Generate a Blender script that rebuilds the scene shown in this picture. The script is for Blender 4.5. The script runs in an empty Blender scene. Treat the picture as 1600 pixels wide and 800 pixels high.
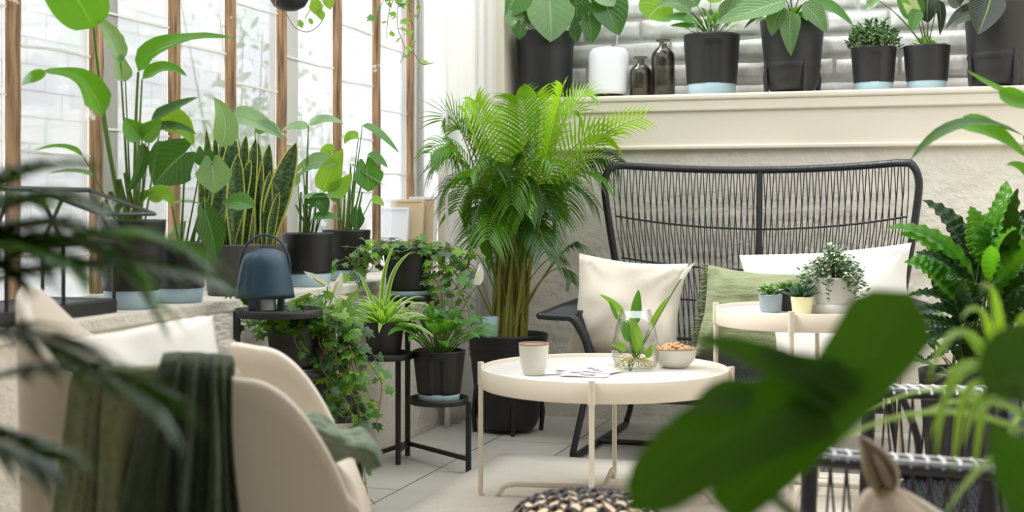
import bpy, math, random
from math import sin, cos, pi, sqrt
from mathutils import Vector as V, Matrix, noise

# ---------------------------------------------------------------- camera, light, exposure
sc = bpy.context.scene
COL = sc.collection
EYE = V((1.884, -5.349, 0.88))
YAW = math.atan2(0.302, 0.953)
RX = V((0.953, 0.302, 0)).normalized()      # camera right
FW = V((-0.302, 0.953, 0)).normalized()     # camera forward
FPX, HX, HY = 2050.0, 800.0, 325.0
cam_d = bpy.data.cameras.new('camera')
cam = bpy.data.objects.new('camera', cam_d); COL.objects.link(cam)
cam.location = EYE
cam.rotation_euler = (pi/2, 0, YAW)
cam_d.sensor_width = 36.0
cam_d.lens = FPX/1600*36
cam_d.shift_y = -75/1600
cam_d.clip_start = 0.05
cam_d.dof.use_dof = True
cam_d.dof.focus_distance = 4.35
cam_d.dof.aperture_fstop = 3.0
sc.camera = cam
sc.view_settings.view_transform = 'Standard'
sc.view_settings.look = 'None'
sc.view_settings.gamma = 1.0
sc.view_settings.use_curve_mapping = False
sc.view_settings.exposure = -0.06

w = bpy.data.worlds.new('sky'); sc.world = w; w.use_nodes = True
bgn = w.node_tree.nodes['Background']
bgn.inputs[0].default_value = (0.93, 0.97, 1.0, 1)
bgn.inputs[1].default_value = 2.75

def lamp(name, kind, loc, rot, energy, color=(1,1,1), size=None, size_y=None, angle=None):
    d = bpy.data.lights.new(name, kind); o = bpy.data.objects.new(name, d); COL.objects.link(o)
    o.location = loc; o.rotation_euler = rot; d.energy = energy; d.color = color
    if size: d.size = size
    if size_y: d.shape = 'RECTANGLE'; d.size_y = size_y
    if angle: d.angle = angle
    return o
# high soft sun through the glass roof, from the window side
sun_dir = V((0.55, 0.10, -0.90)).normalized()
sun = lamp('sun', 'SUN', (-3, 2, 5), (0,0,0), 3.6, (1.0, 0.965, 0.9), angle=math.radians(18))
sun.rotation_euler = sun_dir.to_track_quat('-Z', 'Y').to_euler()

# ---------------------------------------------------------------- measuring helpers
def W(px, Y, z):                       # point seen in column px at depth Y with height z
    k = (px-HX)/FPX
    p = EYE + RX*(k*Y) + FW*Y
    return V((p.x, p.y, z))
def D(px, py, Y):
    return W(px, Y, EYE.z - (py-HY)*Y/FPX)
def col_x(px, xr, z=0):                # column px meets the plane x = xr
    k = (px-HX)/FPX; d = RX*k + FW
    Y = (xr-EYE.x)/d.x
    return W(px, Y, z), Y
def col_y(px, yr, z=0):
    k = (px-HX)/FPX; d = RX*k + FW
    Y = (yr-EYE.y)/d.y
    return W(px, Y, z), Y
def on_z(px, py, z):
    Y = (EYE.z-z)*FPX/(py-HY)
    return W(px, Y, z), Y
def zat(py, Y): return EYE.z - (py-HY)*Y/FPX
UP = V((0,0,1))
def tocam(p): return (EYE-p).normalized()

# ---------------------------------------------------------------- materials
def srgb(r, g, b):
    f = lambda c: (c/255/12.92) if c/255 <= 0.04045 else ((c/255+0.055)/1.055)**2.4
    return (f(r), f(g), f(b), 1)
def newmat(name):
    m = bpy.data.materials.new(name); m.use_nodes = True
    nt = m.node_tree; b = nt.nodes['Principled BSDF']
    return m, nt, b
def N(nt, t, **kw):
    n = nt.nodes.new(t)
    for k, v in kw.items(): setattr(n, k, v)
    return n
def mat(name, c, rough=0.6, metal=0, bump=0, bscale=30, var=0, vscale=8, spec=None, detail=4):
    m, nt, b = newmat(name)
    b.inputs['Base Color'].default_value = c
    b.inputs['Roughness'].default_value = rough
    b.inputs['Metallic'].default_value = metal
    if spec is not None: b.inputs['Specular IOR Level'].default_value = spec
    tc = N(nt, 'ShaderNodeTexCoord')
    if var:
        nz = N(nt, 'ShaderNodeTexNoise'); nz.inputs['Scale'].default_value = vscale; nz.inputs['Detail'].default_value = 5
        nt.links.new(tc.outputs['Object'], nz.inputs['Vector'])
        mx = N(nt, 'ShaderNodeMix', data_type='RGBA')
        mx.inputs[6].default_value = tuple(x*(1-var) for x in c[:3])+(1,)
        mx.inputs[7].default_value = tuple(min(1, x*(1+var)) for x in c[:3])+(1,)
        nt.links.new(nz.outputs[0], mx.inputs[0]); nt.links.new(mx.outputs[2], b.inputs['Base Color'])
    if bump:
        nz = N(nt, 'ShaderNodeTexNoise'); nz.inputs['Scale'].default_value = bscale; nz.inputs['Detail'].default_value = detail
        nt.links.new(tc.outputs['Object'], nz.inputs['Vector'])
        bp = N(nt, 'ShaderNodeBump'); bp.inputs['Strength'].default_value = bump; bp.inputs['Distance'].default_value = 0.02
        nt.links.new(nz.outputs[0], bp.inputs['Height']); nt.links.new(bp.outputs[0], b.inputs['Normal'])
    return m
def cloth(name, c, scale=700, bump=0.35, var=0.12, stripes=None):
    m, nt, b = newmat(name)
    b.inputs['Roughness'].default_value = 0.95
    b.inputs['Specular IOR Level'].default_value = 0.1
    b.inputs['Sheen Weight'].default_value = 0.25
    tc = N(nt, 'ShaderNodeTexCoord')
    nz = N(nt, 'ShaderNodeTexNoise'); nz.inputs['Scale'].default_value = 18; nz.inputs['Detail'].default_value = 6
    nt.links.new(tc.outputs['Object'], nz.inputs['Vector'])
    mx = N(nt, 'ShaderNodeMix', data_type='RGBA')
    mx.inputs[6].default_value = tuple(x*(1-var) for x in c[:3])+(1,)
    mx.inputs[7].default_value = tuple(min(1, x*(1+var)) for x in c[:3])+(1,)
    nt.links.new(nz.outputs[0], mx.inputs[0]); nt.links.new(mx.outputs[2], b.inputs['Base Color'])
    n2 = N(nt, 'ShaderNodeTexNoise'); n2.inputs['Scale'].default_value = scale; n2.inputs['Detail'].default_value = 2
    mp = N(nt, 'ShaderNodeMapping'); mp.inputs['Scale'].default_value = (1, 1, 0.25) if stripes else (1, 1, 1)
    nt.links.new(tc.outputs['Object'], mp.inputs[0]); nt.links.new(mp.outputs[0], n2.inputs['Vector'])
    bp = N(nt, 'ShaderNodeBump'); bp.inputs['Strength'].default_value = bump; bp.inputs['Distance'].default_value = 0.004
    nt.links.new(n2.outputs[0], bp.inputs['Height'])
    last = bp
    if stripes:
        wv = N(nt, 'ShaderNodeTexNoise'); wv.inputs['Scale'].default_value = stripes; wv.inputs['Detail'].default_value = 3
        mp2 = N(nt, 'ShaderNodeMapping'); mp2.inputs['Scale'].default_value = (0.15, 0.15, 1)
        nt.links.new(tc.outputs['Object'], mp2.inputs[0]); nt.links.new(mp2.outputs[0], wv.inputs['Vector'])
        b2 = N(nt, 'ShaderNodeBump'); b2.inputs['Strength'].default_value = 0.8; b2.inputs['Distance'].default_value = 0.012
        nt.links.new(wv.outputs[0], b2.inputs['Height']); nt.links.new(bp.outputs[0], b2.inputs['Normal']); last = b2
    nt.links.new(last.outputs[0], b.inputs['Normal'])
    return m
def math_n(nt, op, a, bb=None, clamp=False):
    n = N(nt, 'ShaderNodeMath', operation=op); n.use_clamp = clamp
    for i, x in enumerate((a, bb)):
        if x is None: continue
        if isinstance(x, (int, float)): n.inputs[i].default_value = x
        else: nt.links.new(x, n.inputs[i])
    return n.outputs[0]
def leafmat(name, c, vein=None, trans=None, rough=0.35, veins=9, vslant=0.35, margin=None, mwidth=0.75, band=None, tw=0.28, veinw=0.35, bumps=0.5, centre=None):
    """u runs base to tip, v runs across; midrib and side veins, optional margins or centre stripe."""
    m, nt, b = newmat(name)
    out = nt.nodes['Material Output']
    uvn = N(nt, 'ShaderNodeUVMap'); sp = N(nt, 'ShaderNodeSeparateXYZ')
    nt.links.new(uvn.outputs[0], sp.inputs[0])
    u = sp.outputs[0]
    v = math_n(nt, 'ABSOLUTE', math_n(nt, 'SUBTRACT', math_n(nt, 'MULTIPLY', sp.outputs[1], 2.0), 1.0))
    ph = math_n(nt, 'MULTIPLY', math_n(nt, 'SUBTRACT', u, math_n(nt, 'MULTIPLY', v, vslant)), veins*2*pi)
    wv = math_n(nt, 'POWER', math_n(nt, 'ABSOLUTE', math_n(nt, 'SINE', math_n(nt, 'MULTIPLY', ph, 0.5))), 0.5)
    side = math_n(nt, 'SUBTRACT', 1.0, wv, True)
    mid = math_n(nt, 'SUBTRACT', 1.0, math_n(nt, 'MULTIPLY', v, 14.0), True)
    vf = math_n(nt, 'ADD', math_n(nt, 'MULTIPLY', side, veinw), mid, True)
    tc = N(nt, 'ShaderNodeTexCoord')
    nz = N(nt, 'ShaderNodeTexNoise'); nz.inputs['Scale'].default_value = 9; nz.inputs['Detail'].default_value = 4
    nt.links.new(tc.outputs['Object'], nz.inputs['Vector'])
    mx = N(nt, 'ShaderNodeMix', data_type='RGBA')
    mx.inputs[6].default_value = tuple(x*0.72 for x in c[:3])+(1,)
    mx.inputs[7].default_value = tuple(min(1, x*1.3) for x in c[:3])+(1,)
    nt.links.new(nz.outputs[0], mx.inputs[0])
    colr = mx.outputs[2]
    if band:
        n2 = N(nt, 'ShaderNodeTexNoise'); n2.inputs['Scale'].default_value = 1.0; n2.inputs['Detail'].default_value = 3
        cb = N(nt, 'ShaderNodeCombineXYZ')
        nt.links.new(math_n(nt, 'MULTIPLY', u, 34.0), cb.inputs[0]); nt.links.new(math_n(nt, 'MULTIPLY', sp.outputs[1], 5.0), cb.inputs[1])
        nt.links.new(cb.outputs[0], n2.inputs['Vector'])
        f = math_n(nt, 'MULTIPLY', math_n(nt, 'SUBTRACT', n2.outputs[0], 0.45), 7.0, True)
        m3 = N(nt, 'ShaderNodeMix', data_type='RGBA'); nt.links.new(f, m3.inputs[0]); nt.links.new(colr, m3.inputs[6]); m3.inputs[7].default_value = band
        colr = m3.outputs[2]
    m2 = N(nt, 'ShaderNodeMix', data_type='RGBA')
    nt.links.new(vf, m2.inputs[0]); nt.links.new(colr, m2.inputs[6])
    m2.inputs[7].default_value = vein or tuple(min(1, x*2.0) for x in c[:3])+(1,)
    colr = m2.outputs[2]
    if margin:
        f = math_n(nt, 'MULTIPLY', math_n(nt, 'SUBTRACT', v, mwidth), 12.0, True)
        m3 = N(nt, 'ShaderNodeMix', data_type='RGBA'); nt.links.new(f, m3.inputs[0]); nt.links.new(colr, m3.inputs[6]); m3.inputs[7].default_value = margin
        colr = m3.outputs[2]
    if centre:
        n4 = N(nt, 'ShaderNodeTexNoise'); n4.inputs['Scale'].default_value = 60
        nt.links.new(tc.outputs['Object'], n4.inputs['Vector'])
        f = math_n(nt, 'MULTIPLY', math_n(nt, 'SUBTRACT', math_n(nt, 'ADD', 0.35, math_n(nt, 'MULTIPLY', n4.outputs[0], 0.5)), v), 8.0, True)
        m3 = N(nt, 'ShaderNodeMix', data_type='RGBA'); nt.links.new(f, m3.inputs[0]); nt.links.new(colr, m3.inputs[6]); m3.inputs[7].default_value = centre
        colr = m3.outputs[2]
    nt.links.new(colr, b.inputs['Base Color'])
    b.inputs['Roughness'].default_value = rough
    bp = N(nt, 'ShaderNodeBump'); bp.inputs['Strength'].default_value = bumps; bp.inputs['Distance'].default_value = 0.004; bp.invert = True
    nt.links.new(vf, bp.inputs['Height']); nt.links.new(bp.outputs[0], b.inputs['Normal'])
    tr = N(nt, 'ShaderNodeBsdfTranslucent')
    t = trans or (min(1, c[0]*2.6+0.02), min(1, c[1]*2.2+0.03), c[2]*0.8, 1)
    tr.inputs[0].default_value = t
    ms = N(nt, 'ShaderNodeMixShader'); ms.inputs[0].default_value = tw
    nt.links.new(b.outputs[0], ms.inputs[1]); nt.links.new(tr.outputs[0], ms.inputs[2])
    nt.links.new(ms.outputs[0], out.inputs[0])
    return m
def glassmat(name, tint=(1,1,1,1), dirt=0.0, gloss=0.08, dirtcol=(0.9,0.93,0.95,1), fm=0.7):
    m, nt, b = newmat(name); out = nt.nodes['Material Output']
    t = N(nt, 'ShaderNodeBsdfTransparent'); t.inputs[0].default_value = tint
    g = N(nt, 'ShaderNodeBsdfGlossy'); g.inputs['Roughness'].default_value = 0.03
    fr = N(nt, 'ShaderNodeFresnel'); fr.inputs[0].default_value = 1.35
    m1 = N(nt, 'ShaderNodeMixShader')
    nt.links.new(math_n(nt, 'ADD', math_n(nt, 'MULTIPLY', fr.outputs[0], fm), gloss*0.3, True), m1.inputs[0])
    nt.links.new(t.outputs[0], m1.inputs[1]); nt.links.new(g.outputs[0], m1.inputs[2])
    last = m1
    if dirt:
        d = N(nt, 'ShaderNodeBsdfTranslucent'); d.inputs[0].default_value = dirtcol
        d2 = N(nt, 'ShaderNodeBsdfDiffuse'); d2.inputs[0].default_value = dirtcol
        md = N(nt, 'ShaderNodeMixShader'); md.inputs[0].default_value = 0.3
        nt.links.new(d.outputs[0], md.inputs[1]); nt.links.new(d2.outputs[0], md.inputs[2])
        m2 = N(nt, 'ShaderNodeMixShader')
        tc = N(nt, 'ShaderNodeTexCoord')
        nz = N(nt, 'ShaderNodeTexNoise'); nz.inputs['Scale'].default_value = 2.2; nz.inputs['Detail'].default_value = 6; nz.inputs['Distortion'].default_value = 0.6
        nt.links.new(tc.outputs['Object'], nz.inputs['Vector'])
        nt.links.new(math_n(nt, 'MULTIPLY', nz.outputs[0], dirt*2, True), m2.inputs[0])
        nt.links.new(m1.outputs[0], m2.inputs[1]); nt.links.new(md.outputs[0], m2.inputs[2]); last = m2
    nt.links.new(last.outputs[0], out.inputs[0])
    return m

M = {}
def weathered_wood():
    m, nt, b = newmat('weathered wood')
    tc = N(nt, 'ShaderNodeTexCoord'); mp = N(nt, 'ShaderNodeMapping'); mp.inputs['Scale'].default_value = (30, 30, 2.2)
    nz = N(nt, 'ShaderNodeTexNoise'); nz.inputs['Scale'].default_value = 2; nz.inputs['Detail'].default_value = 8; nz.inputs['Distortion'].default_value = 0.4
    cr = N(nt, 'ShaderNodeValToRGB'); e = cr.color_ramp.elements
    e[0].position = 0.32; e[0].color = srgb(96, 70, 46); e[1].position = 0.72; e[1].color = srgb(192, 156, 116)
    nt.links.new(tc.outputs['Object'], mp.inputs[0]); nt.links.new(mp.outputs[0], nz.inputs['Vector']); nt.links.new(nz.outputs[0], cr.inputs[0])
    n2 = N(nt, 'ShaderNodeTexNoise'); n2.inputs['Scale'].default_value = 11; n2.inputs['Detail'].default_value = 6
    nt.links.new(tc.outputs['Object'], n2.inputs['Vector'])
    f = math_n(nt, 'MULTIPLY', math_n(nt, 'SUBTRACT', n2.outputs[0], 0.67), 25.0, True)
    mx = N(nt, 'ShaderNodeMix', data_type='RGBA'); nt.links.new(f, mx.inputs[0]); nt.links.new(cr.outputs[0], mx.inputs[6]); mx.inputs[7].default_value = srgb(225, 222, 210)
    nt.links.new(mx.outputs[2], b.inputs['Base Color']); b.inputs['Roughness'].default_value = 0.8
    bp = N(nt, 'ShaderNodeBump'); bp.inputs['Strength'].default_value = 0.6; bp.inputs['Distance'].default_value = 0.01
    nt.links.new(nz.outputs[0], bp.inputs['Height']); nt.links.new(bp.outputs[0], b.inputs['Normal'])
    return m
def plastermat(name, c, bump=0.6, scale=6, fine=60, dark=None):
    m, nt, b = newmat(name)
    tc = N(nt, 'ShaderNodeTexCoord')
    nz = N(nt, 'ShaderNodeTexNoise'); nz.inputs['Scale'].default_value = scale; nz.inputs['Detail'].default_value = 8; nz.inputs['Roughness'].default_value = 0.6
    nt.links.new(tc.outputs['Object'], nz.inputs['Vector'])
    n2 = N(nt, 'ShaderNodeTexMusgrave') if False else N(nt, 'ShaderNodeTexNoise')
    n2.inputs['Scale'].default_value = fine; n2.inputs['Detail'].default_value = 4
    nt.links.new(tc.outputs['Object'], n2.inputs['Vector'])
    vo = N(nt, 'ShaderNodeTexVoronoi'); vo.inputs['Scale'].default_value = fine*0.35
    nt.links.new(tc.outputs['Object'], vo.inputs['Vector'])
    mx = N(nt, 'ShaderNodeMix', data_type='RGBA')
    mx.inputs[6].default_value = dark or tuple(x*0.86 for x in c[:3])+(1,)
    mx.inputs[7].default_value = tuple(min(1, x*1.06) for x in c[:3])+(1,)
    nt.links.new(math_n(nt, 'MULTIPLY', math_n(nt, 'SUBTRACT', nz.outputs[0], 0.25), 1.8, True), mx.inputs[0])
    nt.links.new(mx.outputs[2], b.inputs['Base Color'])
    b.inputs['Roughness'].default_value = 0.85
    h = math_n(nt, 'ADD', nz.outputs[0], math_n(nt, 'ADD', math_n(nt, 'MULTIPLY', n2.outputs[0], 0.25), math_n(nt, 'MULTIPLY', vo.outputs[0], 0.12)))
    bp = N(nt, 'ShaderNodeBump'); bp.inputs['Strength'].default_value = bump; bp.inputs['Distance'].default_value = 0.03
    nt.links.new(h, bp.inputs['Height']); nt.links.new(bp.outputs[0], b.inputs['Normal'])
    return m
def tilemat():
    m, nt, b = newmat('floor tile')
    tc = N(nt, 'ShaderNodeTexCoord')
    br = N(nt, 'ShaderNodeTexBrick'); br.inputs['Scale'].default_value = 1.0
    br.inputs['Brick Width'].default_value = 0.62; br.inputs['Row Height'].default_value = 0.31
    br.inputs['Mortar Size'].default_value = 0.0035; br.inputs['Mortar Smooth'].default_value = 0.2
    br.inputs['Color1'].default_value = srgb(204, 199, 190); br.inputs['Color2'].default_value = srgb(186, 181, 172); br.inputs['Mortar'].default_value = srgb(120, 114, 104)
    mp = N(nt, 'ShaderNodeMapping'); mp.inputs['Rotation'].default_value = (0, 0, pi/2)
    nt.links.new(tc.outputs['Object'], mp.inputs[0]); nt.links.new(mp.outputs[0], br.inputs['Vector'])
    nz = N(nt, 'ShaderNodeTexNoise'); nz.inputs['Scale'].default_value = 5; nz.inputs['Detail'].default_value = 7
    nt.links.new(tc.outputs['Object'], nz.inputs['Vector'])
    mx = N(nt, 'ShaderNodeMix', data_type='RGBA', blend_type='MULTIPLY'); mx.inputs[0].default_value = 0.35
    cr = N(nt, 'ShaderNodeValToRGB'); cr.color_ramp.elements[0].color = (0.6, 0.6, 0.6, 1); cr.color_ramp.elements[0].position = 0.3
    nt.links.new(nz.outputs[0], cr.inputs[0]); nt.links.new(br.outputs[0], mx.inputs[6]); nt.links.new(cr.outputs[0], mx.inputs[7])
    nt.links.new(mx.outputs[2], b.inputs['Base Color']); b.inputs['Roughness'].default_value = 0.55
    bp = N(nt, 'ShaderNodeBump'); bp.inputs['Strength'].default_value = 0.5; bp.inputs['Distance'].default_value = 0.004; bp.invert = True
    nt.links.new(br.outputs[1], bp.inputs['Height']); nt.links.new(bp.outputs[0], b.inputs['Normal'])
    return m
M['wood'] = weathered_wood()
M['plaster'] = plastermat('cream wall plaster', srgb(228, 222, 209), 0.8, 7, 26)
M['rough'] = plastermat('rough low wall plaster', srgb(222, 215, 202), 0.9, 9, 40)
M['paint'] = mat('cream gloss paint', srgb(219, 211, 195), 0.5, bump=0.08, bscale=12)
M['whitewood'] = mat('white window paint', srgb(232, 231, 226), 0.5, bump=0.1, bscale=20)
M['brick'] = plastermat('whitewashed brick', srgb(246, 245, 242), 0.12, 16, 60, dark=srgb(190, 188, 184))
M['mortar'] = plastermat('pale mortar', srgb(246, 245, 242), 0.1, 20, 90)
M['outbrick'] = mat('glare-white brick', (0.92, 0.91, 0.92, 1), 0.9, bump=0.3, bscale=20, var=0.05)  # near-white so the wall looks overexposed; the sun comes from behind it
M['outmortar'] = mat('outdoor mortar', (0.80, 0.80, 0.83, 1), 0.9)
M['tile'] = tilemat()
M['rug'] = cloth('woven cream rug', srgb(226, 217, 204), 400, 0.8, 0.08)
M['glass'] = glassmat('hazy pane glass', dirt=0.10)
M['clear'] = glassmat('clear glass', tint=(0.985, 0.993, 0.99, 1), gloss=0.0, fm=0.35)
M['smoke'] = glassmat('smoked glass', tint=(0.60, 0.58, 0.54, 1), gloss=0.1)
M['water'] = glassmat('water', tint=(0.98, 0.985, 0.95, 1), gloss=0.0, fm=0.35)
M['black'] = mat('matte black plastic', srgb(25, 25, 26), 0.45, var=0.05)
M['grey'] = mat('dark grey plastic', srgb(66, 63, 63), 0.62, var=0.05)
M['dgrey'] = mat('charcoal plastic', srgb(40, 40, 41), 0.5, var=0.04)
M['lgrey'] = mat('warm grey plastic', srgb(74, 70, 69), 0.65)
M['blue'] = mat('pale blue plastic', srgb(168, 194, 204), 0.45)
M['soil'] = mat('potting soil', srgb(54, 40, 30), 0.95, bump=1, bscale=80, var=0.4, vscale=60)
M['steel'] = mat('black powder coated steel', srgb(26, 26, 27), 0.45)
M['rattan'] = mat('black rattan strand', srgb(34, 36, 42), 0.38, bump=0.2, bscale=90)
M['cord'] = mat('grey black cord', srgb(52, 53, 58), 0.45)
M['beige'] = mat('cream powder coated steel', srgb(222, 211, 194), 0.42)
M['traytop'] = mat('white tray surface', srgb(236, 233, 228), 0.3)
M['shell'] = mat('cream moulded plastic', srgb(224, 211, 195), 0.45, bump=0.05, bscale=200)
M['lampblue'] = mat('petrol blue metal', srgb(34, 66, 84), 0.42)
M['opal'] = mat('white opal shade', srgb(236, 238, 242), 0.35)
M['ceramic'] = mat('off white glaze', srgb(222, 217, 206), 0.3, var=0.05, vscale=30)
M['rimbrown'] = mat('brown glaze rim', srgb(150, 118, 96), 0.4)
M['yellow'] = mat('pale yellow glaze', srgb(236, 228, 178), 0.4)
M['bluegrey'] = mat('blue grey glaze', srgb(146, 158, 166), 0.5)
M['greyceramic'] = mat('light grey stoneware', srgb(206, 202, 196), 0.45)
M['nut'] = mat('roasted nut', srgb(190, 148, 100), 0.5, var=0.3, vscale=60)
M['paper'] = mat('printed paper', srgb(238, 236, 234), 0.5)
M['ink'] = mat('print ink', srgb(120, 110, 124), 0.6)
M['ink2'] = mat('pink print', srgb(214, 176, 172), 0.6)
M['cream_cloth'] = cloth('cream cushion cloth', srgb(214, 205, 190), 500, 0.4, 0.05)
M['white_cloth'] = cloth('white cushion cloth', srgb(228, 225, 218), 500, 0.3, 0.03)
M['green_cloth'] = cloth('sage crinkled cloth', srgb(136, 143, 108), 300, 0.8, 0.12, stripes=45)
M['fringe'] = cloth('olive fringe', srgb(124, 134, 96), 300, 0.6, 0.2)
M['throw_dark'] = cloth('dark green gauze', srgb(70, 82, 62), 260, 0.9, 0.22, stripes=60)
M['throw_light'] = cloth('sage gauze', srgb(152, 158, 122), 260, 0.9, 0.2, stripes=60)
M['blanket'] = cloth('grey green blanket', srgb(118, 132, 112), 260, 0.9, 0.3, stripes=60)
M['curtain'] = None
def curtainmat():
    m, nt, b = newmat('white curtain cloth'); out = nt.nodes['Material Output']
    d = N(nt, 'ShaderNodeBsdfDiffuse'); d.inputs[0].default_value = (0.93, 0.92, 0.9, 1)
    t = N(nt, 'ShaderNodeBsdfTranslucent'); t.inputs[0].default_value = (0.95, 0.94, 0.92, 1)
    ms = N(nt, 'ShaderNodeMixShader'); ms.inputs[0].default_value = 0.6
    nt.links.new(d.outputs[0], ms.inputs[1]); nt.links.new(t.outputs[0], ms.inputs[2]); nt.links.new(ms.outputs[0], out.inputs[0])
    return m
M['curtain'] = curtainmat()
M['bag'] = cloth('taupe linen', srgb(186, 168, 150), 300, 0.6, 0.1)
M['natural'] = mat('pale wood strip', srgb(224, 196, 158), 0.5, var=0.15, vscale=14)
M['root'] = mat('pale root', srgb(214, 196, 140), 0.6)
M['petal'] = leafmat('white spathe', srgb(250, 250, 242), vein=srgb(240, 242, 224), trans=(0.95, 0.96, 0.86, 1), veins=6, tw=0.4, veinw=0.1)
M['spadix'] = mat('pale spadix', srgb(214, 208, 140), 0.7)
M['stem'] = leafmat('green stem', srgb(92, 122, 46), veins=1, tw=0.1, veinw=0)
M['stemdark'] = mat('dark green stem', srgb(58, 88, 34), 0.5)
M['cane'] = mat('olive palm cane', srgb(140, 140, 62), 0.5, var=0.25, vscale=20)
M['vine'] = mat('brown vine', srgb(120, 104, 64), 0.7)
M['bark'] = mat('grey bark', srgb(140, 136, 130), 0.9)
M['L_strel'] = leafmat('strelitzia leaf', srgb(74, 130, 34), vein=srgb(150, 190, 80), veins=40, vslant=0.15, veinw=0.12, rough=0.3, tw=0.4)
M['L_phil'] = leafmat('philodendron leaf', srgb(52, 96, 36), vein=srgb(110, 150, 90), veins=7, vslant=0.5, veinw=0.3, rough=0.22, tw=0.22)
M['L_pale'] = leafmat('pale glossy leaf', srgb(112, 148, 104), vein=srgb(160, 186, 160), veins=7, rough=0.25, veinw=0.2)
M['L_bright'] = leafmat('bright leaf', srgb(112, 158, 48), vein=srgb(156, 190, 84), veins=9, rough=0.35, tw=0.32)
M['L_mon'] = leafmat('monstera leaf', srgb(66, 120, 46), vein=srgb(130, 170, 110), veins=7, vslant=0.5, rough=0.2, tw=0.3)
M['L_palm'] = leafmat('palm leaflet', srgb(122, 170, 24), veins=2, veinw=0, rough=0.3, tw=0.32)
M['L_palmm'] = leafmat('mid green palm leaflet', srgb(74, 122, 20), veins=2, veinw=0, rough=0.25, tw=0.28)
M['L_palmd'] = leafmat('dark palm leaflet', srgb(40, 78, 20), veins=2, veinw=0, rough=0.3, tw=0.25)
M['L_snake'] = leafmat('snake plant leaf', srgb(44, 74, 34), veins=1, veinw=0, margin=srgb(196, 200, 88), mwidth=0.80, band=srgb(92, 122, 74), rough=0.4, tw=0.1, bumps=0.1)
M['L_spider'] = leafmat('spider plant leaf', srgb(118, 166, 46), veins=1, veinw=0, margin=srgb(238, 242, 208), mwidth=0.52, rough=0.4, tw=0.4, bumps=0.2)
M['L_peace'] = leafmat('peace lily leaf', srgb(68, 122, 38), vein=srgb(110, 150, 60), veins=12, vslant=0.4, veinw=0.25, rough=0.28, tw=0.3)
M['L_ivy'] = leafmat('ivy leaf', srgb(70, 122, 38), vein=srgb(150, 180, 100), veins=3, veinw=0.1, rough=0.4, tw=0.3)
M['L_ivyd'] = leafmat('dark ivy leaf', srgb(44, 84, 44), vein=srgb(130, 160, 110), veins=3, veinw=0.1, rough=0.3, tw=0.2)
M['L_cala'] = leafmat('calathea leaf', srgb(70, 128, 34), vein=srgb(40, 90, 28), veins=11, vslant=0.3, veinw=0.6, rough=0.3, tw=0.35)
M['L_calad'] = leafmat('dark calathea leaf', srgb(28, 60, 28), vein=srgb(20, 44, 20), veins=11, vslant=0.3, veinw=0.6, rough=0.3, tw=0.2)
M['L_stripe'] = leafmat('striped prayer leaf', srgb(74, 114, 60), vein=srgb(150, 176, 130), veins=11, vslant=0.35, veinw=0.8, rough=0.35, tw=0.3)
M['L_rubber'] = leafmat('dark rubber leaf', srgb(38, 46, 38), vein=srgb(120, 150, 60), veins=14, veinw=0.1, rough=0.2, tw=0.06)
M['L_succ'] = mat('succulent green', srgb(84, 118, 62), 0.5, var=0.3, vscale=40)
M['L_succl'] = mat('pale succulent', srgb(150, 178, 140), 0.5, var=0.25, vscale=40)
M['L_aloe'] = mat('aloe green', srgb(46, 82, 50), 0.45, var=0.2, vscale=50)
M['L_dief'] = leafmat('cream centred leaf', srgb(62, 108, 46), veins=8, veinw=0.1, centre=srgb(206, 214, 150), rough=0.35, tw=0.3)
M['L_fg'] = leafmat('foreground leaf', srgb(56, 106, 18), vein=srgb(76, 128, 34), veins=6, veinw=0.15, rough=0.4, tw=0.2)
M['L_far'] = leafmat('outdoor leaf', srgb(120, 140, 118), veins=4, tw=0.3)

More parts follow.
